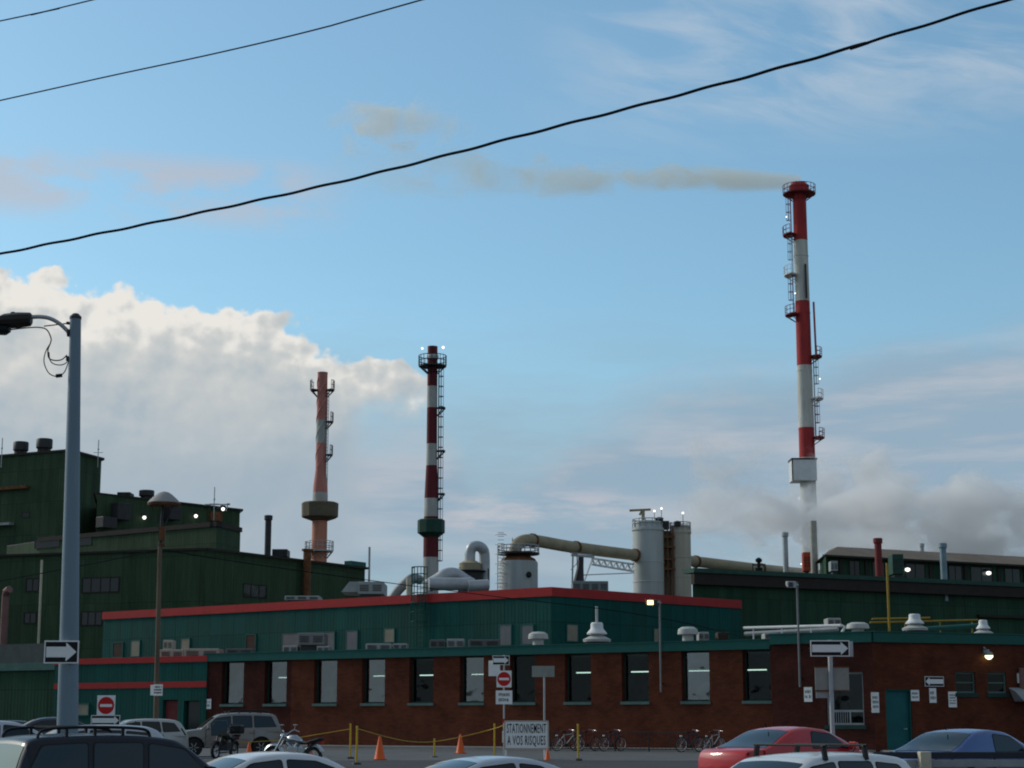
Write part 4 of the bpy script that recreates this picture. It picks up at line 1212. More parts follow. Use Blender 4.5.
def antenna(label, px, ya, yb, Y, arms=0):
    a = W(px, yb, Y); h = Z(ya, Y) - Z(yb, Y)
    m = MB(); m.tube([(0, 0, -1), (0, 0, h)], .05, 6); m.lathe([(.09, h * .45), (.1, h * .5), (.06, h * .55)], 8)
    for k in range(arms): m.bar((-.5, 0, h * (.3 + .12 * k)), (.5, 0, h * (.3 + .12 * k)), .05)
    return tag(m.build('antenna', galv, loc=a), label, 'antenna')
antenna('thin mast on the tallest green block at the left photo edge', 1.5, 438, 458, 187)
antenna('thin mast at the right corner of the tallest green block', 98, 440, 458, 189, 1)
antenna('thin mast on the stepped green roof right of the domed lamp', 214, 487, 511, 187, 1)
antenna('short mast with a ball on the tank railing', 512.5, 538, 553, 150)
p0 = W(205, 508, 188)
m = MB(); m.bar(W(205, 504.5, 188), W(230, 504.5, 189.5), .12); m.bar(W(228, 504, 189.5), W(226, 511, 189.5), .1); m.bar(W(230, 504, 189.5), W(227, 504, 189.5), .5, .1); m.bar(W(214, 504, 188.5), W(214, 512, 188.5), .08)
tag(shift(m, p0).build('roof_railing', galv, loc=p0), 'short open railing along the right end of the stepped green roof', 'railing')
# ------------------------------------------------------------------ right-hand green works
k0, k1 = G(694.5, 130), G(1100, 130 * 152.5 / 134.0)
fk = Face(k0, k1)
zk = Z(568.5, 130)
rg = block('green_right_hall', 'long deep green hall with a painted shade strip below its roof edge at the right', [k0, k1, (k1[0] + 4, k1[1] + 26), (k0[0] + 4, k0[1] + 30)], [zk - .3] * 4, green_b)
m = MB(); fk.box(m, -.2, fk.L, zk - .32, zk + .0, -1, .55); part(m, 'fascia', paint('dull green trim', (.03, .08, .06), .6), rg)
m = MB(); fk.box(m, -.1, fk.L, zk - 1.15, zk - .33, 0.004, .42); part(m, 'eave_shadow', dark_trim, rg)  # dark strip standing in for the shadow under the roof overhang
m = MB(); fk.box(m, fk.hit(977, 615)[0], fk.L, fk.hit(1000, 618)[1], fk.hit(1000, 615.5)[1], 0, .3); part(m, 'pipe_rail', dark_trim, rg)
# clerestory shed with a tan roof on top of it
e0, e1 = fk.pt(0, 0, -8), fk.pt(fk.L + 4, 0, -8)
fe = Face((e0.x, e0.y), (e1.x, e1.y)); e0 = fe.pt(fe.hit(826, 567)[0], 0)
fe = Face((e0.x, e0.y), (e1.x, e1.y))
ze0 = fe.hit(840, 556)[1]; zr0 = fe.hit(840, 547.2, -2.5)[1]
cs = thing('clerestory_shed', 'long shed with tan roof and dark window band above the green hall', 'building', (e0.x, e0.y, zk))
bl = G(824, e0.y + 6.8); bl = Vector((bl[0], bl[1], 0)); rr_ = fe.pt(fe.L, 0, -7)
m = MB(); m.prism([p + Vector((0, 0, zk - .3)) for p in (fe.pt(0, 0), fe.pt(fe.L, 0), rr_, bl)], (0, 0, ze0 - zk + .3)); part(m, 'wall', green_b, cs, uv=True)
m = MB(); tanr = paint('tan roofing', (.20, .165, .125), .85, grime=.5, scale=.6)
A_ = [fe.pt(-.4, ze0, .5), fe.pt(fe.L, ze0, .5), fe.pt(fe.L, ze0, -7.5), bl + Vector((-.4, .5, ze0))]
B_ = [fe.pt(2.9, zr0, -2.2), fe.pt(fe.L, zr0, -2.2), fe.pt(fe.L, zr0, -5), fe.pt(4.2, zr0, -5)]
m.hexa(A_ + B_); part(m, 'roof', tanr, cs)
m = MB(); fe.box(m, -.55, fe.L, ze0 - .16, ze0 - .004, .3, .58); part(m, 'gutter', dark_trim, cs)
zb_, zc_ = zk + .35, ze0 - .3
a = fe.hit(832, 565)[0]; pp = 832
for pa, pb in ((849, 860), (872, 885), (905, 925), (948, 962), (970, 992), (1004, 1020), (1030, 1046)):
    win_part(fe, cs, fe.hit(pa, 567)[0], fe.hit(pb, 567)[0], zb_, zc_, dark_glass, dark_trim, cols=2, proud=.05)
for px in (840, 866, 897, 930, 965, 998, 1024):
    m = MB(); a = fe.hit(px, 567)[0]; fe.box(m, a - .15, a + .15, zk, ze0 - .2, .003, .12); part(m, 'wall_post', dark_trim, cs)
for px, py, Y_ in ((908, 569, 0), (989, 572.5, 0)):
    a, z = fe.hit(px, py, .3); p = fe.pt(a, z, .25)
    r = thing('wall_lamp', 'lit white lamp under the tan roof, ' + ('left of the two' if px < 950 else 'right of the two'), 'lamp', p, 0, 'lit lamps on walls')
    b = MB(); b.box(-.2, .2, -.1, .2, .12, .3); b.build('housing', dark_metal, r); l = MB(); l.lathe([(.05, .1), (.2, .04), (.22, -.1), (.08, -.2)], 12); l.build('bulb', lamp_white, r, smooth=True)
tan_t = paint('tan pipe', (.36, .30, .20))
pole('pipe_stack', 'thin grey pipe stack just left of the tall smoking chimney foot', 'stack', 786, 534, 571, 150, .23, galv, True, 2)
pole('pipe_stack', 'pale pipe stack touching the tall chimney on its right side', 'stack', 814.5, 521, 572, 152, .3, paint('pale stack', (.42, .41, .36), .7, grime=.4), False, 2)
pole('red_stack', 'short dull red flue stack before the tan roofed shed', 'stack', 879, 540, 573, 139, .28, paint('dull red metal', (.20, .035, .035), .7, grime=.4), True, 2)
pole('pipe_stack', 'short bluish grey pipe stack in front of the tan roofed shed', 'stack', 944, 545, 575.5, 141, .26, paint('bluish metal', (.22, .30, .34), .5, .2), True, 2)
pole('pipe_stack', 'small grey pipe stub poking over the tan roof', 'stack', 922, 545, 552, 155, .18, galv, True, 3)
roof_box('green_hopper', 'dark green vent cabinet beside the short red stack', 'vent', 893, 904, 554, 574, 140, paint('dull green trim', (.035, .11, .085)), 1.6, base=1)
roof_box('orange_cabinet', 'small orange red cabinet at the foot of the tall chimney', 'cabinet', 804, 811, 552, 571, 149, paint('orange red', (.5, .07, .03), .6), 1.0, base=1)
roof_box('small_vent_box', 'small pale vent box before the dark window band of the tan roofed shed', 'vent', 831, 838, 561, 571, 141, grey_paint, 1, base=1)
p0 = W(759, 571, 148)
m = MB(); m.lathe([(.3, 0), (.32, .25), (.14, .3), (.14, .7), (.26, .75), (.28, .95), (.1, 1.1)], 12); m.bar((-.5, 0, .5), (.5, 0, .5), .1); m.bar((-.5, 0, 0), (-.5, 0, .6), .08); m.bar((.5, 0, 0), (.5, 0, .6), .08)
tag(m.build('relief_valve', black_plastic, loc=p0, smooth=True), 'small black relief valve on the green roof beside the tan pipe', 'valve')
# ------------------------------------------------------------------ smoke and steam
def smoke_mat(name, density, col, scale, thr, stretch=(1, 1, 1), soft=.25, R0=None, k=0.0, ell=None, aniso=.35, L=None, grip=.26):
    m = bpy.data.materials.new(name); m.use_nodes = True
    nt = m.node_tree; N, Lk = nt.nodes, nt.links
    N.remove(N['Principled BSDF']); out = N['Material Output']
    def op(kk, *a):
        n = N.new('ShaderNodeMath'); n.operation = kk
        for i, x in enumerate(a):
            if hasattr(x, 'is_output'): Lk.new(x, n.inputs[i])
            else: n.inputs[i].default_value = x
        return n.outputs[0]
    tcn = N.new('ShaderNodeTexCoord'); sp = N.new('ShaderNodeSeparateXYZ'); Lk.new(tcn.outputs['Object'], sp.inputs[0])
    x, y, z = sp.outputs
    if ell:
        r2 = op('ADD', op('ADD', op('POWER', op('ABSOLUTE', op('DIVIDE', x, ell[0])), 2.0), op('POWER', op('ABSOLUTE', op('DIVIDE', y, ell[1])), 2.0)), op('POWER', op('ABSOLUTE', op('DIVIDE', z, ell[2])), 2.0))
        fall = op('SUBTRACT', 1.0, r2); along = None
    else:
        rr = op('SQRT', op('ADD', op('MULTIPLY', y, y), op('MULTIPLY', z, z)))
        R = op('ADD', op('MULTIPLY', x, k), R0)
        fall = op('SUBTRACT', 1.0, op('DIVIDE', rr, R))
    mp = N.new('ShaderNodeMapping'); mp.inputs['Scale'].default_value = stretch; Lk.new(tcn.outputs['Object'], mp.inputs['Vector'])
    nz = N.new('ShaderNodeTexNoise'); nz.inputs['Scale'].default_value = scale; nz.inputs['Detail'].default_value = 7; nz.inputs['Roughness'].default_value = .6; nz.inputs['Distortion'].default_value = .6
    Lk.new(mp.outputs[0], nz.inputs['Vector'])
    v = op('ADD', nz.outputs['Fac'], op('MULTIPLY', op('SUBTRACT', fall, .5), grip))
    if L:
        nb_ = N.new('ShaderNodeMapRange'); Lk.new(x, nb_.inputs[0]); nb_.inputs[1].default_value = 0; nb_.inputs[2].default_value = 16; nb_.inputs[3].default_value = .32; nb_.inputs[4].default_value = 0
        v = op('ADD', v, nb_.outputs[0])
    mr = N.new('ShaderNodeMapRange'); mr.interpolation_type = 'SMOOTHSTEP'; Lk.new(v, mr.inputs[0]); mr.inputs[1].default_value = thr; mr.inputs[2].default_value = thr + soft
    mf = N.new('ShaderNodeMapRange'); mf.interpolation_type = 'SMOOTHSTEP'; Lk.new(fall, mf.inputs[0]); mf.inputs[1].default_value = 0; mf.inputs[2].default_value = .5
    dn = op('MULTIPLY', op('MULTIPLY', mr.outputs[0], mf.outputs[0]), density)
    if L:
        fade = N.new('ShaderNodeMapRange'); Lk.new(x, fade.inputs[0]); fade.inputs[1].default_value = 0; fade.inputs[2].default_value = L; fade.inputs[3].default_value = 1.0; fade.inputs[4].default_value = .1
        dn = op('MULTIPLY', dn, op('POWER', fade.outputs[0], 1.6))
    pv = N.new('ShaderNodeVolumePrincipled'); pv.inputs['Color'].default_value = (*col, 1); pv.inputs['Anisotropy'].default_value = aniso
    pv.inputs['Density Attribute'].default_value = ''
    Lk.new(dn, pv.inputs['Density']); Lk.new(pv.outputs[0], out.inputs['Volume'])
    return m
Lp = 92.0
tip = Vector((bx - .1, Y3, zt3 + .1))
end = P(330, 168, Y3 + 10)
dirn = (end - tip); Lp = dirn.length
m = MB(); m.lathe([(1.3, -.3), (1.3 + .085 * 20, 20), (1.3 + .085 * Lp, Lp)], 20)
m.v = [Vector((v.z, v.y, v.x)) for v in m.v]
pl_ = m.build('smoke_plume', smoke_mat('thin brown smoke', 0.42, (.96, .84, .60), .32, .435, (.6, 1, 1), .2, R0=1.3, k=.085, L=Lp, grip=.22), loc=tip)
pl_.rotation_euler = dirn.to_track_quat('X', 'Z').to_euler()
tag(pl_, 'thin brownish smoke trailing left from the tallest chimney', 'smoke', kind='stuff')
def puff(px, py, Y, rx, ry, rz_, dens, thr, col, label, seed):
    c = P(px, py, Y)
    m = MB(); n = 12
    m.lathe([(max(.02, rx * sin(pi * i / n)), -rz_ * cos(pi * i / n)) for i in range(n + 1)], 24)
    m.v = [Vector((v.x, v.y * ry / rx, v.z)) for v in m.v]
    mt = smoke_mat('steam ' + str(seed), dens, col, .2, thr, (.8, .8, 1.2), .13, ell=(rx, ry, rz_))
    mt.node_tree.nodes['Mapping'].inputs['Location'].default_value = (seed * 7.3, seed * 3.1, 0)
    o = m.build('steam_cloud', mt, loc=c)
    return tag(o, label, 'steam', kind='stuff')
puff(945, 520, 206, 26, 8, 8.2, .40, .485, (1.0, .99, .98), 'grey steam drifting over the tan roofed shed at the right edge', 1)
puff(392, 128, 238, 17, 6, 6.0, .14, .55, (1.0, .93, .78), 'faint brownish smoke patch high above the banded chimneys', 6)
puff(850, 492, 240, 14, 6, 8.6, .34, .485, (1.0, .99, .98), 'grey steam drifting behind the foot of the tall chimney', 2)
puff(822, 508, 212, 6.5, 4, 4.5, .16, .51, (1.0, .99, .98), 'small wisp of steam veiling the foot of the tall chimney', 7)
puff(745, 492, 205, 11, 7, 10.5, .2, .505, (1.0, .99, .98), 'faint grey steam between the silos and the tall chimney', 3)
puff(850, 553, 158, 9, 4, 2.6, .16, .42, (1.0, .99, .98), 'low steam curling over the left end of the tan roof', 4)
# ------------------------------------------------------------------ rooftop gear on the brick building
def at_roof(px, py, Y): return P(px, py, Y)
zinc = paint('zinc vent', (.47, .48, .46), .6, .1, grime=.3)
def mushroom(label, px0, px1, y0, y1, Y, grp=None):
    w = (px1 - px0) / PXM(Y) / 2; a = P((px0 + px1) / 2, y1, Y); h = Z(y0, Y) - a.z
    r = thing('mushroom_vent', label, 'vent', a, 0, grp)
    m = MB(); m.lathe([(w * .55, -.6), (w * .55, h * .55)], 20); m.build('neck', zinc, r, smooth=True)
    m = MB(); m.lathe([(w * .5, h * .5), (w, h * .5), (w, h * .62), (w * .94, h * .85), (w * .6, h), (.02, h * 1.03)], 24); m.build('hood', zinc, r, smooth=True)
    m = MB(); m.box(-w * .75, w * .75, -w * .75, w * .75, -.6, -.02); m.build('curb', dark_metal, r)
    return r
def conevent(label, px0, px1, y0, y1, Y, spike=0.0, sc=1.0):
    w = (px1 - px0) / PXM(Y) / 2; a = P((px0 + px1) / 2, y1, Y); h = Z(y0, Y) - a.z
    r = thing('conical_vent', label, 'vent', a)
    m = MB(); m.lathe([(w * 1.2, -.05), (w * 1.25, h * .08), (w * .55, h * .3), (w * .5, h * .42)], 28); m.build('skirt', zinc, r, smooth=True)
    m = MB(); m.lathe([(w * .52, h * .42), (w * .88, h * .36), (w * .9, h * .42), (w * .62, h * .62), (w * .56, h * .68), (w * .55, h * .93), (w * .45, h), (.02, h * 1.01)], 28); m.build('hood', white_paint, r, smooth=True)
    m = MB(); m.box(-w, w, -w, w, -.7, -.06); m.build('curb', dark_metal, r)
    if spike:
        m = MB(); m.tube([(0, 0, h * .98), (0, 0, h + spike)], .07, 8); m.build('stem', zinc, r, smooth=True)
    return r
conevent('large white conical roof vent with a spike, on the brick building', 586, 608, 622.5, 641, 95.5, spike=.85)
conevent('pale conical roof vent above the right brick block, behind the yellow pipe', 905, 925, 614, 629.5, 86)
conevent('smaller pale conical roof vent near the right edge of the brick roof', 976, 991, 620, 634, 88)
mushroom('pale mushroom vent on the brick roof left of the large conical vent', 528.5, 548, 632, 646, 97)
mushroom('pale mushroom vent on the brick roof beside the pole lamp with amber light', 678, 698, 627, 642, 93)
mushroom('pale flat mushroom vent above the one way sign at the right', 847, 869, 622.5, 635, 87)
lg = paint('light grey unit', (.34, .35, .34), .6, grime=.3)
dk = paint('dark grey unit', (.13, .13, .13), .7, grime=.3)
roof_box('condenser_unit', 'grey condenser on a black base, widest unit on the brick roof', 'roof unit', 298, 324, 633, 645, 104, paint('condenser grey', (.22, .22, .22), .7, grime=.4), 2.0, base=1.6)
roof_box('flat_unit', 'pale flat unit left of the widest condenser on the brick roof', 'roof unit', 283, 297, 645.5, 653, 104, lg, 1.5, base=.8)
roof_box('flat_unit', 'pale flat unit right of the widest condenser on the brick roof', 'roof unit', 317, 329, 646, 653, 103, lg, 1.5, base=.8)
roof_box('flat_unit', 'long pale flat unit under the beige blind of the teal wall', 'roof unit', 366, 391, 643.5, 650.5, 101, lg, 1.5, base=.8)
roof_box('flat_unit', 'pale flat unit just right of the long one under the beige blind', 'roof unit', 393, 407, 643.5, 649.5, 101, lg, 1.5, base=.8)
roof_box('roof_cabinet', 'dark grey cabinet on the brick roof under the caged ladder', 'roof unit', 430, 445, 639.5, 648, 99, dk, 1.4, base=.8)
roof_box('roof_cabinet', 'pale cabinet beside the dark one under the caged ladder', 'roof unit', 447, 464, 638.8, 648, 99, lg, 1.4, base=.8)
roof_box('roof_cabinet', 'long dark grey cabinet left of two grey windows of the teal wall', 'roof unit', 469, 500, 639.5, 647, 98, dk, 1.4, base=.8)
roof_box('roof_cabinet', 'small pale cabinet right of the amber lamp pole on the brick roof', 'roof unit', 699, 709, 632, 640.5, 93.5, lg, 1.2, base=.8)
roof_box('roof_cabinet', 'small dark brown cabinet near the right end of the teal wall', 'roof unit', 718, 729, 632, 639.5, 93, paint('brown unit', (.06, .045, .03), .7), 1.2, base=.8)
roof_box('roof_cabinet', 'small pale cabinet at the left end of the white roof duct', 'roof unit', 765, 777, 633, 639.5, 88, lg, 1.2, base=.8)
roof_box('roof_cabinet', 'pale boxy unit above the white roof duct', 'roof unit', 828, 841, 618, 626, 92, lg, 1.2, base=1.2)
roof_box('flat_unit', 'long cream flat unit on the roof behind the left end of the brick building', 'roof unit', 184, 218, 648.5, 658, 108, paint('cream unit', (.40, .39, .32), .6, grime=.3), 2, base=.6)
roof_box('flat_unit', 'cream flat unit behind the brown lamp pole above the red stripe', 'roof unit', 160, 183, 649.5, 658, 108, paint('cream unit', (.4, .39, .32)), 2, base=.6)
roof_box('roof_cabinet', 'upright cream cabinet behind the brown lamp pole above the red stripe', 'roof unit', 163, 172, 640, 650, 109, paint('cream unit', (.4, .39, .32)), 1.2, base=.0)
roof_box('roof_cabinet', 'low dark grey cabinet on the brick roof right of the long cream unit', 'roof unit', 226, 252, 648.5, 656, 106, dk, 1.4, base=.8)
# white roof duct with a turned-down end
m = MB(); a, b_ = P(744, 628, 92), P(841, 625.5, 88); c_ = P(841.5, 634, 88)
m.tube([a, b_, b_ + Vector((.18, 0, -.05)), c_], .075, 10)
for t in (.1, .4, .7): q = a.lerp(b_, t); m.bar(q, q - Vector((0, 0, .9)), .06)
tag(shift(m, a).build('roof_pipe', white_paint, loc=a, smooth=True), 'long white pipe along the brick roof with a turned down end', 'pipe')
m = MB(); a, b_ = P(745, 634, 93), P(838, 629, 90); m.tube([a, b_], .11, 8)
tag(shift(m, a).build('roof_pipe', grey_paint, loc=a, smooth=True), 'grey pipe lying under the long white pipe on the brick roof', 'pipe')
m = MB(); a = P(889.5, 632, 96); t_ = P(888, 563, 96)
m.tube([a - Vector((0, 0, .8)), Vector((a.x, a.y, t_.z))], .065, 10)
m.tube([P(870, 622.5, 96.2), P(978, 620, 97.5)], .05, 8); m.tube([P(872, 619, 96.5), P(930, 617.8, 97)], .05, 8)
for px in (905, 940, 972): q = P(px, 622, 96.8); m.bar(q, q - Vector((0, 0, 1.0)), .06)
tag(shift(m, a).build('yellow_gas_pipe', paint('dull yellow', (.36, .24, .04), .7, grime=.4), loc=a, smooth=True), 'yellow gas pipe with a tall riser on the brick roof at the right', 'pipe')
m = MB(); a = P(925, 629, 90); m.tube([a, P(988, 625, 91)], .12, 8); tag(shift(m, a).build('roof_pipe', teal_trim, loc=a, smooth=True), 'greenish pipe on the brick roof between the two pale conical vents', 'pipe')

# ------------------------------------------------------------------ lamp poles on the brick front
def conduit_lamp(label, px, ytop, ybot, Y_f, f, lit, hx):
    a, z = f.hit(px, ybot, .25); p = f.pt(a, 0, .25)
    zb = z; zt = Z(ytop, p.y)
    r = thing('pole_lamp', label, 'lamp', (p.x, p.y, zb), 0, 'pole lamps on the brick front')
    m = MB(); m.tube([(0, 0, 0), (0, 0, zt - zb)], .05, 10); m.build('pole', paint('dull grey conduit', (.2, .21, .21), .6), r, smooth=True)
    m = MB()
    for z_ in (.4, 1.7): m.bar((0, 0, z_), (-f.n.x * .25, -f.n.y * .25, z_), .07)
    m.build('wall_bracket', dark_metal, r)
    w = hx / PXM(p.y)
    m = MB(); m.bar((.05, 0, zt - zb - .15), (w * .45, -.15, zt - zb - .02), .07); m.build('arm', galv, r)
    m = MB(); zz_ = zt - zb - .1
    x0, x1 = min(w * .2, w * 1.0), max(w * .2, w * 1.0)
    m.hexa([(x0, -.5, zz_ - .2), (x1, -.5, zz_ - .2), (x1, .1, zz_ - .05), (x0, .1, zz_ - .05), (x0, -.45, zz_ + .1), (x1, -.45, zz_ + .1), (x1, .05, zz_ + .14), (x0, .05, zz_ + .14)])
    m.build('lamp_head', grey_paint if not lit else dark_metal, r, bevel=.03)
    m = MB(); m.box(x0 + .06, x0 + (x1 - x0) * .62, -.515, -.502, zz_ - .16, zz_ + .05); m.build('lens', lit or dark_glass, r)
    return r
conduit_lamp('slim pole lamp with a glowing amber head on the brick front', 661, 600, 692, 90, fa, lamp_warm, -14)
conduit_lamp('slim pole lamp with an unlit grey head on the brick front', 800, 582, 687, 85, fb, None, -11)

# ------------------------------------------------------------------ street lamp, domed mast lamp
YL = 32.0
base = Vector((X(67.5, YL, 780), YL, gz(YL)))
zt = Z(319, YL) - base.z
sl = thing('street_lamp', 'tall grey tapered street lamp with a curved arm and dark head', 'street lamp', base)
tx = X(75, YL, 330) - base.x
polem = paint('grey blue pole', (.20, .265, .315), .55, .15, .12, .8, .25, streak=True)
m = MB(); m.tube([(0, 0, 0), (tx * .2, 0, zt * .2), (tx, 0, zt)], [.2, .185, .1], 16); m.build('pole', polem, sl, smooth=True)
m = MB(); m.lathe([(.11, zt), (.11, zt + .04), (.05, zt + .1)], 12, (tx, 0, 0)); m.build('cap', dark_metal, sl)
m = MB(); m.box(-.28, .28, -.28, .28, 0, .04); m.lathe([(.22, .04), (.2, .2)], 16); m.build('base_plate', galv, sl)
l = lambda px, py, d=0: P(px, py, YL + d) - base
m = MB(); m.tube(catmull([l(69, 332.5), l(60, 324), l(50, 318.5), l(40, 316.8), l(31, 317.2)], 6), .038, 10); m.build('arm', galv, sl, smooth=True)
m = MB(); m.tube([l(72, 333), l(67.5, 333)], .07, 10); m.tube([l(70, 323.3), l(66.5, 323)], .03, 6); m.box(l(70, 357).x - .06, l(70, 357).x + .03, -.05, .05, l(70, 361).z, l(70, 356.5).z); m.build('bracket', dark_metal, sl)
m = MB()
h0, h1 = l(31.5, 320), l(-8, 323)
secs = [(0.0, .10, .11), (.03, .13, .14), (.35, .17, .16), (.68, .20, .15), (1.0, .12, .07)]
vs = []
for t, hw, hh in secs:
    c = h0.lerp(h1, t)
    for a in range(10):
        q = 2 * pi * a / 10; vs.append((c.x, hw * cos(q), c.z + hh * sin(q) * (1.0 if sin(q) > 0 else .8)))
fs = [(i * 10 + k, i * 10 + (k + 1) % 10, (i + 1) * 10 + (k + 1) % 10, (i + 1) * 10 + k) for i in range(len(secs) - 1) for k in range(10)] + [tuple(range(9, -1, -1)), tuple((len(secs) - 1) * 10 + k for k in range(10))]
m.add(vs, fs); m.lathe([(.05, l(13, 315).z), (.05, l(13, 312.6).z), (.03, l(13, 312).z)], 10, (l(13, 316).x, 0, 0)); m.build('lamp_head', paint('dark brown lamp', (.035, .028, .025), .5), sl, smooth=True)
m = MB(); c = h0.lerp(h1, .72); m.lathe([(.16, -.06), (.15, -.13), (.08, -.19), (.01, -.2)], 14, (c.x, 0, c.z - .04)); m.build('lens', dark_glass, sl, smooth=True)
m = MB(); m.tube(catmull([l(-10, 332.5), l(10, 329.8), l(28, 327.8), l(40, 327.5), l(47, 330), l(51, 338), l(50.5, 343), l(48, 350), l(49, 358), l(55, 360.5), l(62, 359.5), l(67, 355)], 6), .012, 5)
m.tube(catmull([l(50.5, 343), l(45.5, 352), l(44, 362), l(48, 372), l(54, 376), l(60, 375.5), l(65, 371), l(69, 360)], 6), .01, 5)
m.tube(catmull([l(49, 352), l(50, 360), l(54, 364), l(61, 365), l(66, 363), l(70, 358)], 6), .01, 5)
m.tube([l(44, 326.2), l(58, 324.6), l(70, 323)], .012, 5); m.build('wire', black_rub, sl, smooth=True)
m = MB(); m.tube([l(56, 376), l(62, 375.3)], .035, 8); m.build('splice', black_rub, sl)

def arrow_sign(root, w, h, right=True, border=True, z=0.0, x=0.0, y=0.0, rot=0.0):
    """black one way plate with a white arrow; front faces -y"""
    m = MB(); m.box(x - w / 2, x + w / 2, y - .008, y + .008, z - h / 2, z + h / 2)
    pl_ = m.build('plate', sign_white, root, bevel=.004)
    m = MB(); b = .018 * h / .3
    m.box(x - w / 2 + b, x + w / 2 - b, y - .012, y - .0085, z - h / 2 + b, z + h / 2 - b); m.build('plate_field', sign_black, pl_)
    s = 1 if right else -1
    W2 = w / 2 - b * 1.6
    pts = [(-W2, -.23 * h), (W2 - .46 * h, -.23 * h), (W2 - .46 * h, -.41 * h), (W2, 0), (W2 - .46 * h, .41 * h), (W2 - .46 * h, .23 * h), (-W2, .23 * h)]
    m = MB(); m.prism([(x + s * p, y - .0165, z + q) for p, q in pts], (0, .004, 0)); m.build('arrow', sign_white, pl_)
    return pl_
def no_entry(root, w, z, x=0.0, y=0.0):
    m = MB(); m.box(x - w / 2, x + w / 2, y - .008, y + .008, z - w * .55, z + w * .55); pl_ = m.build('plate', sign_white, root, bevel=.004)
    m = MB(); n = 36; m.prism([(x + w * .45 * cos(2 * pi * i / n), y - .0125, z + w * .47 * sin(2 * pi * i / n)) for i in range(n)], (0, .004, 0)); m.build('red_disc', sign_red, pl_)
    m = MB(); m.box(x - w * .33, x + w * .33, y - .017, y - .0135, z - w * .075, z + w * .075); m.build('white_bar', sign_white, pl_)
    return pl_
def scribble(root, x0, x1, z0, z1, y, rows, fill=.75, mat=None, seed=1):
    """rows of small worn print, too small to read"""
    rnd = random.Random(seed); m = MB(); h = (z1 - z0) / rows
    for r in range(rows):
        x = x0; zc = z1 - h * (r + .5)
        while x < x1 - .02:
            w = h * rnd.uniform(.25, .5)
            if rnd.random() < fill: m.box(x, min(x1, x + w * .7), y, y + .003, zc - h * rnd.uniform(.2, .34), zc + h * rnd.uniform(.2, .34))
            x += w
    return m.build('print', mat or sign_black, root)

# arrow plate strapped to the street lamp pole
ps = P(61.5, 652, YL - .22)
r = thing('one_way_sign', 'black plate with a white right arrow strapped to the tall grey street lamp', 'sign', ps)
arrow_sign(r, 33.5 / PXM(YL), 22 / PXM(YL))
m = MB(); m.box(.0, .22, .01, .06, -.12, -.09); m.box(.0, .22, .01, .06, .09, .12); m.build('strap', galv, r)

# domed mast lamp on a wooden pole
YM = 72.0
b = Vector((X(156.5, YM, 715), YM, gz(YM)))
ml_ = thing('mast_lamp', 'brown wooden pole topped by a wide pale domed lamp on struts', 'street lamp', b)
l = lambda px, py: P(px, py, YM) - b
m = MB(); m.tube([(0, 0, 0), l(160, 546)], [.105, .085], 12); m.build('pole', wood_grey, ml_, smooth=True)
m = MB(); top = l(162, 544); m.tube([l(160, 548), l(161.5, 528), l(163, 497)], [.07, .06, .05], 8)
for px in (151, 174): m.tube([l(px, 503.5), l(161, 536)], .02, 6)
m.build('strut', dark_metal, ml_, smooth=True)
m = MB(); c = l(164, 503.5); R = 16 / PXM(YM); hh = l(164, 491.5).z - c.z
m.lathe([(R, 0), (R * 1.01, .03), (R * .80, hh * .36), (R * .5, hh * .72), (R * .28, hh * .92), (.02, hh)], 28, c); m.build('dome', paint('dome grey', (.30, .29, .27), .6, grime=.3), ml_, smooth=True)
m = MB(); m.lathe([(R * .98, -.09), (R * 1.02, -.02)], 28, c); m.build('rim', rust, ml_)
m = MB(); m.lathe([(.09, 0), (.1, .1), (.05, .16)], 10, l(162.5, 546.5)); m.box(l(159, 545).x, l(164.5, 545).x, -.12, .12, l(160, 541).z, l(160, 527).z); m.build('junction_box', rust, ml_)
p_ = P(157.5, 690, YM - .25)
r = thing('pole_plate', 'small white parking plate on the brown wooden lamp pole', 'sign', p_)
m = MB(); m.box(-.17, .2, 0, .02, -.22, .22); m.box(-.3, -.18, .1, .12, -.2, .2); pp_ = m.build('plate', sign_white, r)
scribble(r, -.13, .17, -.16, .17, -.005, 3, .95, seed=8)

# cables overhead
wire_m = paint('dull black wire', (.016, .018, .02), .95, spec=0.0)
def cable(name, label, pts, r, twist=False, extend=12, cat='cable', n=10):
    pts = [P(*q) for q in pts]
    d0 = (pts[0] - pts[1]).normalized(); d1 = (pts[-1] - pts[-2]).normalized()
    pts = ([pts[0] + d0 * extend] if extend > 0 else []) + pts + ([pts[-1] + d1 * abs(extend)] if extend else [])
    path = catmull(pts, n)
    m = MB(); o = path[0]
    if twist:
        s_ = [0]
        for a, b_ in zip(path, path[1:]): s_.append(s_[-1] + (b_ - a).length)
        fine = []; step = .035; tot = s_[-1]; i = 0; k = 0
        while k * step < tot:
            t = k * step
            while s_[i + 1] < t: i += 1
            fine.append((path[i].lerp(path[i + 1], (t - s_[i]) / (s_[i + 1] - s_[i])), t)); k += 1
        for ph in (0,):
            m.tube([p + Vector((0, cos(t * 2 * pi / .62 + ph) * r * .45, sin(t * 2 * pi / .62 + ph) * r * .45)) for p, t in fine], r * 1.5, 6)
    else:
        m.tube(path, r, 6)
    return tag(shift(m, o).build(name, wire_m, loc=o, smooth=True), label, cat)
cable('power_cable', 'thick twisted black cable crossing the sky from lower left to upper right',
      [(0, 254, 17), (180, 217, 16), (350, 179.5, 15.2), (520, 136, 14.4), (700, 89.5, 13.6), (860, 45, 12.8), (1010, -1, 12.2)], .0085, twist=True)
cable('power_cable', 'thin straight dark cable across the upper left sky, longer of two', [(0, 100.5, 22), (110, 76, 21), (215, 53.5, 20), (320, 28.5, 19), (430, -2.5, 18)], .0085)
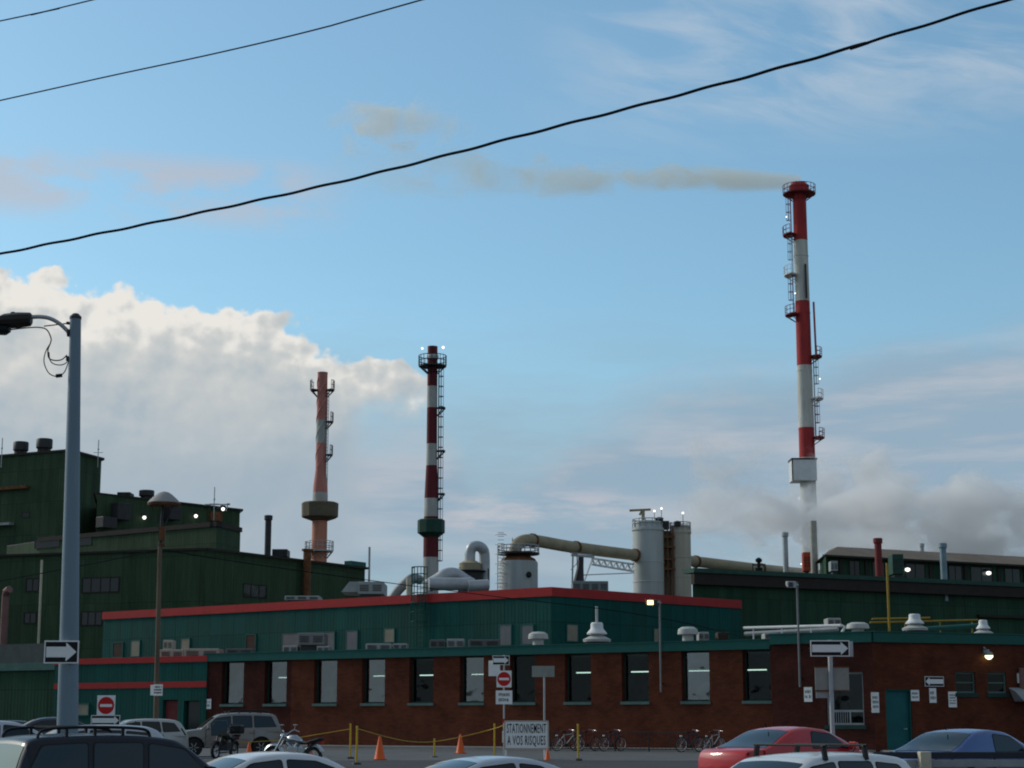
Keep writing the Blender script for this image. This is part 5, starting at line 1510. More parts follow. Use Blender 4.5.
cable('power_cable', 'thin short dark cable in the very top left corner of the sky', [(0, 21, 22), (45, 11.5, 21.5), (96, -1, 21)], .0085)
cable('service_wire', 'thin service wire from the domed mast lamp to the left over the green hall', [(160, 549, 72), (130, 556, 75), (80, 566, 80), (0, 581, 88)], .022, extend=-20)
cable('service_wire', 'thin service wire from the domed mast lamp over the teal building to the right', [(160, 549, 72), (200, 556, 74), (280, 568, 78), (390, 583, 83), (500, 597, 87), (610, 610, 89), (690, 624, 89), (745, 638, 87)], .02, extend=0)

# ------------------------------------------------------------------ road signs in the lot
def post_on_ground(root, h, r=.03, mat=None, x=0.0, y=.04):
    m = MB(); m.tube([(x, y, 0), (x, y, h)], r, 10); m.build('post', mat or galv, root, smooth=True)
def ground_at(px, Y): return Vector((X(px, Y, 735), Y, gz(Y)))
# right one way sign on its post
YO = 43.0
g0 = ground_at(833, YO); zl = lambda py, Y: Z(py, Y) - gz(Y)
r = thing('one_way_sign', 'large black plate with a white right arrow on the post behind the red car', 'sign', g0)
post_on_ground(r, zl(640, YO), .055)
k_ = lambda px, g_, Y: X(px, Y, 680) - g_.x
arrow_sign(r, 38 / PXM(YO), 15.5 / PXM(YO), z=zl(648.5, YO), x=k_(830.5, g0, YO), y=-.06)
m = MB(); m.box(k_(841, g0, YO), k_(855, g0, YO), .1, .115, zl(656.5, YO), zl(641, YO)); m.build('rear_plate', galv, r)
r2 = thing('sign_back', 'grey back of a pair of plates under the right arrow sign behind the red car', 'sign', g0 + Vector((0, .02, 0)))
m = MB(); m.box(k_(816, g0, YO), k_(850, g0, YO), .09, .115, zl(690, YO), zl(667.5, YO)); q = m.build('plate', paint('sign back grey', (.30, .31, .28), .6, grime=.35), r2, bevel=.004)
m = MB(); m.box(k_(816.5, g0, YO), k_(833, g0, YO), .12, .14, zl(698, YO), zl(688, YO)); m.build('plate', paint('sign back pale', (.36, .38, .38), .6, grime=.2), r2, bevel=.004)
m = MB(); m.box(k_(815.5, g0, YO), k_(850.5, g0, YO), .08, .12, zl(691.3, YO), zl(690.1, YO)); m.box(k_(815.5, g0, YO), k_(850.5, g0, YO), .08, .12, zl(667.4, YO), zl(666.5, YO)); m.build('frame', rust, r2)
# middle no entry sign
YN = 72.0
g0 = ground_at(504, YN)
r = thing('no_entry_sign', 'red no entry sign with a printed plate and an arrow plate on one post', 'sign', g0)
post_on_ground(r, zl(655, YN), .035)
no_entry(r, 14.5 / PXM(YN), zl(679, YN), y=-.01)
m = MB(); w = 16 / PXM(YN); m.box(-w / 2, w / 2, -.018, -.002, zl(704.2, YN), zl(690.5, YN)); q = m.build('text_plate', sign_white, r)
scribble(r, -w * .33, w * .33, zl(702.5, YN), zl(692, YN), -.024, 2, .9, paint('faded print', (.2, .2, .21), .6), 3)
arrow_sign(r, 16.5 / PXM(YN), 9 / PXM(YN), z=zl(660.3, YN), x=k_(501, g0, YN), y=-.03)
m = MB(); m.box(k_(488.5, g0, YN), k_(500, g0, YN), .07, .085, zl(676, YN), zl(660.5, YN)); m.build('rear_plate', sign_white, r)
# grey name plate back
YB = 74.0
g0 = ground_at(544.5, YB)
r = thing('blank_sign', 'blank grey plate on a thin post, between the no entry sign and a window', 'sign', g0)
post_on_ground(r, zl(668, YB), .04)
m = MB(); m.box(k_(532, g0, YB), k_(554.5, g0, YB), -.02, 0, zl(677, YB), zl(666, YB)); m.build('plate', paint('sign back grey', (.3, .31, .28)), r, bevel=.004)
# left no entry sign with arrow
YE = 62.0
g0 = ground_at(105, YE)
r = thing('no_entry_sign', 'red no entry sign above an arrow plate, left behind the black car', 'sign', g0)
post_on_ground(r, zl(697, YE), .035)
no_entry(r, 17.5 / PXM(YE), zl(705.5, YE), y=-.01)
arrow_sign(r, 28 / PXM(YE), 10 / PXM(YE), z=zl(720.5, YE), y=-.01)
# small plates on the walls
def plate(f, px, py, w, h, label, seed, rows=2, name='parking_plate', mark=False):
    a, z = f.hit(px, py); p = f.pt(a, z, .05); Y = p.y
    r = thing(name, label, 'sign', p, atan2(f.u.y, f.u.x), 'small plates on the brick walls')
    W_, H_ = w / PXM(Y) , h / PXM(Y)
    m = MB(); m.box(-W_ / 2, W_ / 2, 0, .02, -H_ / 2, H_ / 2); m.build('plate', sign_white, r, bevel=.004)
    scribble(r, -W_ * .38, W_ * .38, -H_ * .32, H_ * .36, -.004, rows, .9, paint('faded print', (.2, .2, .21)), seed)
    return r
plate(fa, 207.5, 704, 10.5, 9.5, 'white plate with dark print at the far left end of the brick wall', 11)
plate(fb, 808.5, 694.5, 8.5, 14, 'white plate with dark print on the brick left of the grated window', 12)
plate(fc, 874.8, 702.5, 8.5, 19.5, 'tall white plate on the brick wall left of the teal door', 13, 3)
plate(fc, 914.5, 695.5, 9.5, 10.5, 'small white plate beside the upper right corner of the teal door', 14)
plate(fc, 932.3, 695.5, 8, 14, 'greyish plate directly under the left arrow sign on the brick', 15)
plate(fc, 952, 699.5, 9.5, 15, 'white plate on the brick below the left small window', 16, 4)
a, z = fc.hit(933.5, 681.5); p = fc.pt(a, z, .06)
r = thing('one_way_sign', 'black plate with a white left arrow on the brick wall', 'sign', p, atan2(fc.u.y, fc.u.x))
arrow_sign(r, 22 / PXM(p.y), 9.6 / PXM(p.y), right=False)
# grey hooded fitting at the right edge of the brick wall
a, z = fc.hit(1015, 694); p = fc.pt(a, z, .05)
r = thing('exhaust_hood', 'grey exhaust hood on the brick wall at the right photo edge', 'vent', p, atan2(fc.u.y, fc.u.x))
m = MB(); m.prism([(-.4, 0, .3), (-.4, -.5, .1), (-.1, -.75, -.35), (-.1, 0, -.35)], (.8, 0, 0)); m.build('hood', grey_paint, r, bevel=.03)
m = MB(); m.tube([(.35, -.1, .2), (.35, -.1, 1.2)], .16, 10); m.build('pipe', paint('dull pink metal', (.22, .12, .11)), r, smooth=True)
m = MB(); m.box(.12, .62, -.06, -.0, .5, .95); m.build('cover', white_paint, r)

# the parking at your own risk board
YG = 68.0
g0 = ground_at(526.5, YG)
bd = thing('notice_board', 'white board reading STATIONNEMENT A VOS RISQUES on a red and white stand', 'sign', g0, radians(2))
w = 41 / PXM(YG); z1, z0 = zl(721.5, YG), zl(748, YG)
m = MB(); m.box(-w / 2, w / 2, 0, .03, z0, z1); m.build('board', sign_white, bd, bevel=.004)
m = MB()
for q in ((-w / 2 - .03, w / 2 + .03, z0 - .05, z0), (-w / 2 - .03, w / 2 + .03, z1, z1 + .04), (-w / 2 - .045, -w / 2, z0, z1), (w / 2, w / 2 + .045, z0, z1)): m.box(q[0], q[1], -.015, .05, q[2], q[3])
m.build('frame', paint('pale rose frame', (.5, .42, .36), .6, grime=.3), bd)
hh = z1 - z0
text_mesh('lettering', 'STATIONNEMENT', hh * .50, sign_black, bd, (0, -.004, z0 + hh * .72), width=w * .92, bold=.003)
text_mesh('lettering', 'A VOS RISQUES', hh * .50, sign_black, bd, (0, -.004, z0 + hh * .27), width=w * .9, bold=.003)
m = MB()
for x in (-w / 2 + .02, w / 2 - .1): m.bar((x, .1, 0), (x, .1, z1), .07)
m.bar((-w / 2 - .05, .1, z1 - .05), (-w / 2 - .05, .1, z1 + .1), .08); m.build('leg', sign_red, bd)
m = MB()
for x in (-w / 2 + .02, w / 2 - .1): m.bar((x, .055, 0), (x, .055, z0 - .06), .075)
m.bar((-w / 2 - .06, .06, z0 + .2), (-w / 2 - .06, .06, z0 + .62), .1, .05); m.build('foot', sign_white, bd)

# ------------------------------------------------------------------ cones, posts and rope
m = MB(); m.lathe([(.18, .03), (.165, .05), (.035, .70), (.03, .71), (.02, .705)], 20)
cone0 = thing('traffic_cone', '', 'cone', (0, 0, 0), 0, 'orange traffic cones')
m.build('cone', orange, cone0, smooth=True)
m = MB(); m.prism([(-.2, -.15, 0), (-.15, -.2, 0), (.15, -.2, 0), (.2, -.15, 0), (.2, .15, 0), (.15, .2, 0), (-.15, .2, 0), (-.2, .15, 0)], (0, 0, .035)); m.build('base', paint('cone base', (.5, .09, .025), .6), cone0)
first = True
for px, pyb, pyt, lb in ((380, 758, 735.5, 'orange cone on the pavement between the two yellow posts and the short post'), (460.5, 750.5, 732, 'orange cone farther back, left of the notice board'),
                         (547.5, 760, 749, 'short orange cone at the right foot of the notice board'), (249.5, 751, 742.5, 'small orange cone beside the grey off-road car'), (310, 752, 743, 'small orange cone behind the chrome motorcycle')):
    Y = 1.4 * F * cos(PITCH) / (pyb - 721)
    Y = max(52, min(80, Y))
    s_ = (pyb - pyt) / PXM(Y) / .71
    if px == 547.5: Y = 66.5; s_ = .62
    if px in (249.5, 310): Y = 72; s_ = .85
    p = ground_at(px, Y)
    if first: cone0.location = p; cone0.scale = (s_,) * 3; cone0['label'] = lb; first = False
    else: dup(cone0, p, random.uniform(0, 1), lb, (s_,) * 3)
pk = thing('rope_post', '', 'post', (0, 0, 0), 0, 'yellow rope posts')
m = MB(); m.tube([(0, 0, 0), (0, 0, 1.0)], .036, 10); m.lathe([(.04, 1.0), (.03, 1.03)], 10); m.build('post', yellow, pk, smooth=True)
m = MB(); m.lathe([(.16, 0), (.14, .05), (.06, .07)], 14); m.build('foot', dark_metal, pk)
first = True; tops_ = {}
for px, pyb, pyt, lb, Y in ((350.5, 757, 724.5, 'yellow rope post, left of the close pair', 69), (357, 768, 727, 'yellow rope post, right of the close pair and nearer', 60), (434.5, 755, 739, 'short pale yellow post between the two larger cones', 72),
                         (494.5, 752, 724.5, 'yellow rope post just left of the notice board', 72), (578, 759, 725, 'yellow rope post in front of the bicycles at the rack', 66)):
    p = ground_at(px, Y); h = Z(pyt, Y) - p.z
    if first: pk.location = p; pk.scale = (1, 1, h); pk['label'] = lb; first = False
    else: dup(pk, p, 0, lb, (1, 1, h))
    tops_[px] = (Y, pyt)
def rope(label, pts):
    path = catmull([P(*q) for q in pts], 8); o = path[0]
    m = MB(); m.tube(path, .014, 6); tag(shift(m, o).build('rope', yellow, loc=o, smooth=True), label, 'rope')
rope('yellow rope from the grey off-road car up to the left yellow post', [(228, 742.5, 70), (260, 741.5, 70), (290, 739, 70), (320, 734, 69.5), (350.5, 729, 69)])
rope('yellow rope sagging from the close pair of posts to the notice board', [(357, 728.5, 60), (385, 736.5, 63), (410, 741.5, 66), (434.5, 741.5, 69), (465, 736, 72), (494.5, 728.5, 72), (506, 724, 68.3)])
# ------------------------------------------------------------------ vehicles
WHEEL = {}
def wheel_parts(root, x, y, r, w=.2):
    key = (round(r, 3), round(w, 3))
    s_ = 1 if y > 0 else -1
    tyre = MB(); tyre.lathe([(r * .62, -w / 2), (r * .9, -w / 2), (r * .985, -w * .38), (r, 0), (r * .985, w * .38), (r * .9, w / 2), (r * .62, w / 2)], 28, axis='y')
    t = tyre.build('wheel', black_rub, root, smooth=True); t.location = (x, y, r)
    rim = MB(); rim.lathe([(r * .64, -w * .35), (r * .64, w * .36), (r * .56, w * .42), (r * .5, w * .3), (r * .15, w * .36), (r * .12, w * .42)], 24, axis='y')
    for k in range(6):
        a = pi * k / 3; rim.bar((r * .12 * cos(a), w * .40, r * .12 * sin(a)), (r * .56 * cos(a), w * .38, r * .56 * sin(a)), r * .14, .03)
    if s_ < 0: rim.v = [Vector((v.x, -v.y, v.z)) for v in rim.v]
    rim.build('rim', galv, t, smooth=True)

def car(name, label, px, Y, heading, paint_m, K, rack=None, zoff=0.0, group='parked cars', trim=None, mirror_black=False):
    """K: dict of a side profile; local x forward, y to its left"""
    p = Vector((X(px, Y, 760), Y, gz(Y) + zoff))
    r = thing(name, label, 'car', p, radians(heading), group)
    Wd = K['w'] / 2
    # ---- lower body from its side outline, bellied in section and tapering in plan
    out = K['body']; R = K['wr'] + .055
    pts = []
    top = catmull([(x, 0, z) for x, z in out], 5)
    pts = [(p_.x, p_.z) for p_ in top]
    xf, xr = K['axles']
    zb = K['zb']
    bottom = []
    def arch(cx):
        a0 = math.asin(max(-1, min(1, (zb - K['wr']) / R)))
        return [(cx + R * cos(a), K['wr'] + R * sin(a)) for a in [pi - a0 + (2 * a0 - pi) * i / 12 for i in range(13)]]
    x_end0, x_end1 = pts[0][0], pts[-1][0]           # front ... rear
    low = []
    # outline runs front-bottom -> over the top -> rear-bottom, close along the sill from rear to front
    low += arch(xr); low += arch(xf)
    poly = pts + low
    n = len(poly)
    cx = (pts[0][0] + pts[-1][0]) / 2; Lh = abs(pts[0][0] - pts[-1][0]) / 2
    def yw(x, z):
        t = abs((x - cx) / Lh); pl = 1 - .13 * max(0, t - .55) ** 2 / .2
        zt = (z - zb) / (K['belt'] - zb)
        return Wd * pl * (1 - .05 * max(0, .4 - zt) - .07 * max(0, zt - .75) / .25 * .8)
    lay = []
    for f_, ins in ((-1, .05), (-1, .0), (1, .0), (1, .05)):
        ring = []
        for i, (x, z) in enumerate(poly):
            if ins:
                a = Vector(poly[i - 1]); b_ = Vector(poly[(i + 1) % n]); d = (b_ - a); d = d.normalized() if d.length > 1e-6 else Vector((1, 0))
                nrm = Vector((d.y, -d.x))       # inward or outward by winding
                q = Vector((x, z)) + nrm * (-ins * .55) * K['wind']
                ring.append((q.x, f_ * yw(x, z), q.y))
            else:
                ring.append((x, f_ * (yw(x, z) - .05), z))
        lay.append(ring)
    vs = [v for ring in lay for v in ring]
    fs = []
    for a in range(3):
        for i in range(n):
            j = (i + 1) % n
            fs.append((a * n + i, a * n + j, (a + 1) * n + j, (a + 1) * n + i))
    fs.append(tuple(range(n - 1, -1, -1))); fs.append(tuple(3 * n + i for i in range(n)))
    m = MB(); m.add(vs, fs)
    body = m.build('body', paint_m, r, smooth=True, angle=40)
    bm = bmesh.new(); bm.from_mesh(body.data); bmesh.ops.triangulate(bm, faces=[f for f in bm.faces if len(f.verts) > 4]); bm.to_mesh(body.data); bm.free()
    # dark wheel wells and underside
    m = MB(); m.box(xr - R * .9, xf + R * .9, -Wd * .8, Wd * .8, zb + .02, K['belt'] * .7); m.build('underbody', black_plastic, r)
    # ---- cabin
    pr = catmull([(x, 0, z) for x, z in K['roof']], 5); pr = [(q.x, q.z) for q in pr]
    zbelt = K['belt'] - .03; zmax = max(z for _, z in pr)
    def hw(z, x=0): return Wd * .945 - (z - zbelt) / (zmax - zbelt) * K['tumble']
    vs = []; NS = 9
    for x, z in pr:
        w = hw(max(z, zbelt)); zz_ = max(z, zbelt + .001)
        ring = [(x, -hw(zbelt), zbelt - .1), (x, -hw(zbelt), zbelt)]
        e = min(.05, (zz_ - zbelt) * .4)
        ring.append((x, -hw(zz_ - e), zz_ - e))
        for k in range(NS):
            t = -1 + 2 * k / (NS - 1)
            crown = K.get('crown', .035) * (1 - t * t) * min(1, (zz_ - zbelt) / .2)
            ring.append((x, t * (w - .035), zz_ + crown))
        ring += [(x, hw(zz_ - e), zz_ - e), (x, hw(zbelt), zbelt), (x, hw(zbelt), zbelt - .1)]
        vs += ring
    q = NS + 6; fs = []
    for i in range(len(pr) - 1):
        for k in range(q - 1): fs.append((i * q + k, i * q + k + 1, (i + 1) * q + k + 1, (i + 1) * q + k))
        fs.append((i * q + q - 1, i * q, (i + 1) * q, (i + 1) * q + q - 1))
    fs.append(tuple(range(q))); fs.append(tuple((len(pr) - 1) * q + k for k in range(q - 1, -1, -1)))
    m = MB(); m.add(vs, fs); m.build('roof_shell', paint_m, r, smooth=True, angle=50)
    # ---- glass, each pane a little proud of the shell
    def sidewin(poly2, s_):
        c = [sum(a[i] for a in poly2) / len(poly2) for i in (0, 1)]
        rp = []
        nn = len(poly2)
        for i in range(nn):
            a = Vector(poly2[i]); p0 = Vector(poly2[i - 1]); p1 = Vector(poly2[(i + 1) % nn])
            rr = min(.05, (p0 - a).length * .3, (p1 - a).length * .3)
            s0 = a + (p0 - a).normalized() * rr; s1 = a + (p1 - a).normalized() * rr
            rp += [tuple(s0), tuple(s0 * .25 + a * .5 + s1 * .25), tuple(s1)]
        m = MB(); m.prism([(x, s_ * (hw(z) + .007), z) for x, z in rp], (0, -s_ * .02, 0))
        g_ = m.build('side_window', dark_glass, r)
        # dark rubber surround
        m = MB(); big = [((x - c[0]) * 1.0 + c[0] + (.018 if x > c[0] else -.018), (z - c[1]) + c[1] + (.016 if z > c[1] else -.016)) for x, z in rp]
        m.prism([(x, s_ * (hw(z) + .004), z) for x, z in big], (0, -s_ * .02, 0)); m.build('seal', trim or black_rub, g_)
    for s_ in (-1, 1):
        for w_ in K['side']: sidewin(w_, s_)
    def screen(nm, xa, xb):
        """pane following the roof curve between two stations (x from, x to)"""
        st_ = []
        N_ = 9
        for i in range(N_):
            x = xa + (xb - xa) * i / (N_ - 1)
            for (x0, z0), (x1, z1) in zip(pr, pr[1:]):
                if min(x0, x1) - 1e-6 <= x <= max(x0, x1) + 1e-6 and abs(x1 - x0) > 1e-6:
                    z = z0 + (z1 - z0) * (x - x0) / (x1 - x0); sl = Vector((x1 - x0, z1 - z0)).normalized(); break
            nrm = Vector((sl.y, -sl.x));
            if nrm.y < 0: nrm = -nrm
            st_.append((x, z, nrm))
        vs = []; C_ = 9
        for off in (.009, -.012):
            for x, z, nv in st_:
                hw_ = hw(max(z, zbelt)) - .085
                for k in range(C_):
                    t = -1 + 2 * k / (C_ - 1)
                    cr = K.get('crown', .035) * (1 - (t * hw_ / (hw(z) - .035)) ** 2) * min(1, max(0, z - zbelt) / .2)
                    vs.append((x + nv.x * off, t * hw_, z + cr + nv.y * off))
        fs = []; T_ = N_ * C_
        for i in range(N_ - 1):
            for k in range(C_ - 1):
                a = i * C_ + k; fs.append((a, a + 1, a + C_ + 1, a + C_)); fs.append((T_ + a, T_ + a + C_, T_ + a + C_ + 1, T_ + a + 1))
        rim = [k for k in range(C_)] + [i * C_ + C_ - 1 for i in range(1, N_)] + [(N_ - 1) * C_ + k for k in range(C_ - 2, -1, -1)] + [i * C_ for i in range(N_ - 2, 0, -1)]
        for a, b_ in zip(rim, rim[1:] + rim[:1]): fs.append((a, T_ + a, T_ + b_, b_))
        m = MB(); m.add(vs, fs); return m.build(nm, dark_glass, r, smooth=True)
    screen('windshield', *K['ws']); screen('rear_window', *K['rw'])
    m = MB()
    xw = K['ws'][0]; zw = K['belt'] + .03
    for y0 in (-.45, .12): m.bar((xw + .05, y0, zw), (xw - .22, y0 + .5, zw + .17), .02)
    m.build('wiper', black_plastic, r)
    for s_ in (-1, 1):
        for x in (xf, xr): wheel_parts(r, x, s_ * (Wd - .12), K['wr'])
        mx_ = K['mirror']; mb = MB(); y = s_ * (Wd + .09)
        mb.hexa([(mx_ - .07, y - .11, zbelt + .03), (mx_ + .08, y - .09, zbelt + .03), (mx_ + .08, y + .09, zbelt + .03), (mx_ - .07, y + .11, zbelt + .03),
                 (mx_ - .06, y - .10, zbelt + .2), (mx_ + .05, y - .08, zbelt + .18), (mx_ + .05, y + .08, zbelt + .18), (mx_ - .06, y + .10, zbelt + .2)])
        mb.bar((mx_, s_ * (Wd - .1), zbelt + .07), (mx_, y, zbelt + .08), .06); mb.build('mirror', black_plastic if mirror_black else paint_m, r, bevel=.015)
        xn, zn = K['nose']; xt, zt_ = K['tail']
        yn = s_ * (yw(xn, zn) - .25)
        hb = MB(); hb.box(xn - .12, xn + .015, yn - .19, yn + .17, zn - .08, zn + .07); hb.build('headlight', paint('lamp glass', (.6, .62, .62), .1), r, bevel=.02)
        tb = MB(); yt = s_ * (yw(xt, zt_) - .18); tb.box(xt - .015, xt + .12, yt - .17, yt + .14, zt_ - .11, zt_ + .10); tb.build('taillight', paint('tail lamp red', (.30, .012, .012), .15), r, bevel=.02)
        for hx in K['handles']:
            hb = MB(); hy = s_ * (yw(hx, K['belt'] - .14) + .004); hb.bar((hx - .09, hy, K['belt'] - .15), (hx + .09, hy, K['belt'] - .15), .03, .035); hb.build('door_handle', black_plastic if mirror_black else paint_m, r)
        db = MB()                                       # door shut lines
        for hx in K['seams']:
            z0_, z1_ = zb + .12, K['belt'] - .05
            db.box(hx - .006, hx + .006, s_ * yw(hx, .6) - .02, s_ * yw(hx, .6) + .0025, z0_, z1_)
        db.build('door_seam', black_plastic, r)
    pb = MB(); xt, zt_ = K['tail']; pb.box(xt - .03, xt + .05, -.26, .26, zt_ - .22, zt_ - .06); pb.build('licence_plate', sign_white, r)
    am = MB() if K.get('ant') is not None else None; ax = K['roof'][len(K['roof']) // 2][0]; am and (am.tube([(K['ant'], 0.0, K['h'] + .0), (K['ant'] - .08, 0.0, K['h'] + .1)], .012, 5), am.build('antenna', black_rub, r))
    if rack == 'rails':
        for s_ in (-1, 1):
            m = MB(); y = s_ * (hw(zmax) - .1); xs_ = K['rail']; path = [(xs_[0], y, zmax - .03), (xs_[0] + .12 * (1 if xs_[1] > xs_[0] else -1), y, zmax + .09), ((xs_[0] + xs_[1]) / 2, y, zmax + .12), (xs_[1] - .12 * (1 if xs_[1] > xs_[0] else -1), y, zmax + .09), (xs_[1], y, zmax - .05)]
            m.tube(catmull(path, 6), .022, 8); m.bar(((xs_[0] + xs_[1]) / 2, y, zmax - .02), ((xs_[0] + xs_[1]) / 2, y, zmax + .12), .04, .03)
            for t in (.25, .75): xx = xs_[0] + (xs_[1] - xs_[0]) * t; m.bar((xx, y, zmax - .02), (xx, y, zmax + .11), .04, .03)
            m.build('roof_rail', black_plastic, r, smooth=True)
        for t in (.3, .72):
            m = MB(); xx = xs_[0] + (xs_[1] - xs_[0]) * t; yy = hw(zmax) - .1; m.bar((xx, -yy, zmax + .125), (xx, yy, zmax + .125), .05, .025); m.build('cross_bar', black_plastic, r)
    if rack == 'bars':
        for xx in K['bars']:
            m = MB(); yy = hw(zmax) - .02; m.bar((xx, -yy - .06, zmax + .13), (xx, yy + .06, zmax + .13), .035, .03)
            for s_ in (-1, 1):
                m.bar((xx, s_ * yy, zmax + .13), (xx, s_ * (yy + .04), zmax - .07), .07, .05)
            m.build('rack_bar', black_plastic, r, bevel=.006)
    return r

SEDAN = dict(w=1.72, h=1.40, belt=.93, zb=.22, wr=.30, axles=(1.38, -1.30), wind=1, tumble=.17,
    body=[(2.20, .26), (2.27, .42), (2.25, .60), (2.12, .72), (1.6, .84), (1.05, .92), (.0, .93), (-1.3, .94), (-1.62, .98), (-2.0, .975), (-2.2, .93), (-2.27, .62), (-2.26, .42), (-2.18, .27)],
    roof=[(1.10, .92), (.75, 1.12), (.32, 1.32), (.05, 1.38), (-.35, 1.40), (-.75, 1.375), (-1.05, 1.29), (-1.40, 1.10), (-1.72, .95)],
    ws=(1.02, .36), rw=(-1.62, -1.02), mirror=.78, nose=(2.2, .62), tail=(-2.23, .80), handles=(-.12, -1.0), seams=(.86, -.22, -1.12), ant=-.9,
    side=[[(.80, .97), (.30, 1.26), (-.17, 1.315), (-.20, .97)], [(-.30, .97), (-.27, 1.315), (-.72, 1.29), (-1.06, 1.17), (-1.18, .99)]])
COUPE = dict(SEDAN, ant=None, h=1.32, belt=.92, tumble=.2,
    roof=[(1.0, .92), (.6, 1.12), (.22, 1.26), (-.05, 1.31), (-.4, 1.325), (-.8, 1.29), (-1.2, 1.17), (-1.6, 1.02), (-1.9, .95)],
    ws=(.92, .24), rw=(-1.74, -1.12), side=[[(.70, .96), (.22, 1.19), (-.35, 1.25), (-.38, .96)], [(-.48, .96), (-.45, 1.245), (-.8, 1.2), (-1.2, .99)]])
THICKC = dict(SEDAN, side=[[(.80, .97), (.30, 1.26), (-.26, 1.315), (-.34, .97)]], seams=(.86, -.5), handles=(-.3,),
    body=[(2.20, .26), (2.27, .42), (2.25, .60), (2.12, .72), (1.6, .84), (1.05, .92), (.0, .93), (-1.3, .94), (-1.62, .97), (-2.0, .955), (-2.24, .90), (-2.30, .62), (-2.28, .42), (-2.18, .27)],
    roof=[(1.10, .92), (.75, 1.12), (.32, 1.31), (.05, 1.37), (-.35, 1.39), (-.75, 1.345), (-1.05, 1.24), (-1.40, 1.08), (-1.80, .95)], rw=(-1.72, -.86))
WAGON = dict(w=1.70, h=1.46, belt=.95, zb=.24, wr=.30, axles=(1.30, -1.22), wind=1, tumble=.16,
    body=[(2.08, .27), (2.15, .42), (2.12, .62), (2.0, .74), (1.5, .86), (1.0, .94), (.0, .95), (-1.3, .96), (-1.9, .97), (-2.03, .9), (-2.07, .62), (-2.08, .42), (-2.0, .28)],
    roof=[(1.05, .94), (.70, 1.15), (.30, 1.37), (.02, 1.43), (-.5, 1.46), (-1.2, 1.45), (-1.62, 1.40), (-1.80, 1.25), (-1.96, .98)],
    ws=(.97, .36), rw=(-1.94, -1.74), mirror=.72, nose=(2.07, .64), tail=(-2.02, .82), handles=(-.12, -.98), seams=(.8, -.22, -1.05), ant=-1.3, rail=(.05, -1.6), bars=(-.02, -.85),
    side=[[(.76, .99), (.30, 1.30), (-.17, 1.365), (-.20, .99)], [(-.29, .99), (-.26, 1.37), (-.92, 1.36), (-.98, .99)], [(-1.07, .99), (-1.02, 1.355), (-1.48, 1.31), (-1.72, 1.02)]])
OFFROAD = dict(w=1.80, h=1.70, belt=1.10, zb=.34, wr=.36, axles=(1.36, -1.32), wind=1, tumble=.14,
    body=[(2.12, .40), (2.2, .55), (2.18, .78), (2.08, .92), (1.6, 1.02), (1.1, 1.08), (.0, 1.10), (-1.3, 1.11), (-2.0, 1.12), (-2.14, 1.04), (-2.2, .75), (-2.22, .55), (-2.12, .42)],
    roof=[(1.10, 1.08), (.85, 1.30), (.52, 1.55), (.25, 1.65), (-.4, 1.70), (-1.3, 1.69), (-1.80, 1.65), (-1.95, 1.5), (-2.10, 1.13)],
    ws=(1.04, .56), rw=(-2.08, -1.92), mirror=.80, nose=(2.14, .82), tail=(-2.15, .98), handles=(-.02, -.92), seams=(.9, -.14, -1.02), ant=.9, rail=(.0, -1.72), bars=(0, -1),
    side=[[(.84, 1.15), (.48, 1.50), (-.07, 1.59), (-.10, 1.15)], [(-.20, 1.15), (-.17, 1.595), (-.92, 1.60), (-.95, 1.15)], [(-1.05, 1.15), (-1.02, 1.60), (-1.70, 1.57), (-1.93, 1.18)]])

def carpaint(n, c, metal=.25, coat=.7): return paint(n, c, .4, metal, .05, 2, .0, coat=coat)
car('parked_offroad', 'black four wheel drive with black roof rails, nearest car at the left', 130, 27.0, 38, carpaint('black car paint', (.012, .016, .026), 0, .25), OFFROAD, 'rails', mirror_black=True)
car('parked_offroad', 'silver grey four wheel drive parked side on before the brick building', 225, 74.0, 180 + 16, carpaint('grey car paint', (.22, .21, .195)), OFFROAD, 'rails')
car('parked_sedan', 'white sedan at the bottom, right of the black four wheel drive', 252, 28.0, 180 + 32, carpaint('white car paint', (.62, .64, .66), 0), SEDAN)
car('parked_coupe', 'pale silver blue coupe at the bottom centre below the notice board', 473, 28.3, 180 + 30, carpaint('silver car paint', (.46, .50, .55)), COUPE)
car('parked_wagon', 'white wagon with black roof rack bars at the bottom right', 789, 25.6, 180 + 38, carpaint('clean white car paint', (.68, .70, .70), 0), WAGON, 'bars', mirror_black=True)
car('parked_sedan', 'bright red sedan behind the white wagon with the roof rack', 797, 40.0, 38, carpaint('red car paint', (.50, .018, .022), 0), THICKC)
car('parked_sedan', 'medium blue sedan at the right edge behind the post fence', 974, 38.5, 40, carpaint('blue car paint', (.05, .11, .30)), THICKC)
car('parked_wagon', 'silver wagon behind the roof rails of the black four wheel drive', 70, 39.0, 180 + 25, carpaint('silver car paint', (.46, .5, .55)), WAGON)
car('parked_wagon', 'pale wagon behind the brown lamp pole, left of the silver grey four wheel drive', 130, 70.0, 180 + 24, carpaint('pale car paint', (.42, .42, .40)), WAGON)
car('parked_sedan', 'silver sedan at the far left photo edge', 2, 46.0, 30, carpaint('silver car paint', (.46, .5, .55)), SEDAN)
car('parked_sedan', 'dark blue grey sedan behind the grey street lamp pole', 62, 60.0, 20, carpaint('dark blue car paint', (.035, .05, .075)), SEDAN, zoff=.1)
car('parked_sedan', 'dark sedan beyond the silver one at the left edge', 20, 66.0, 15, carpaint('charcoal car paint', (.05, .055, .06)), SEDAN)

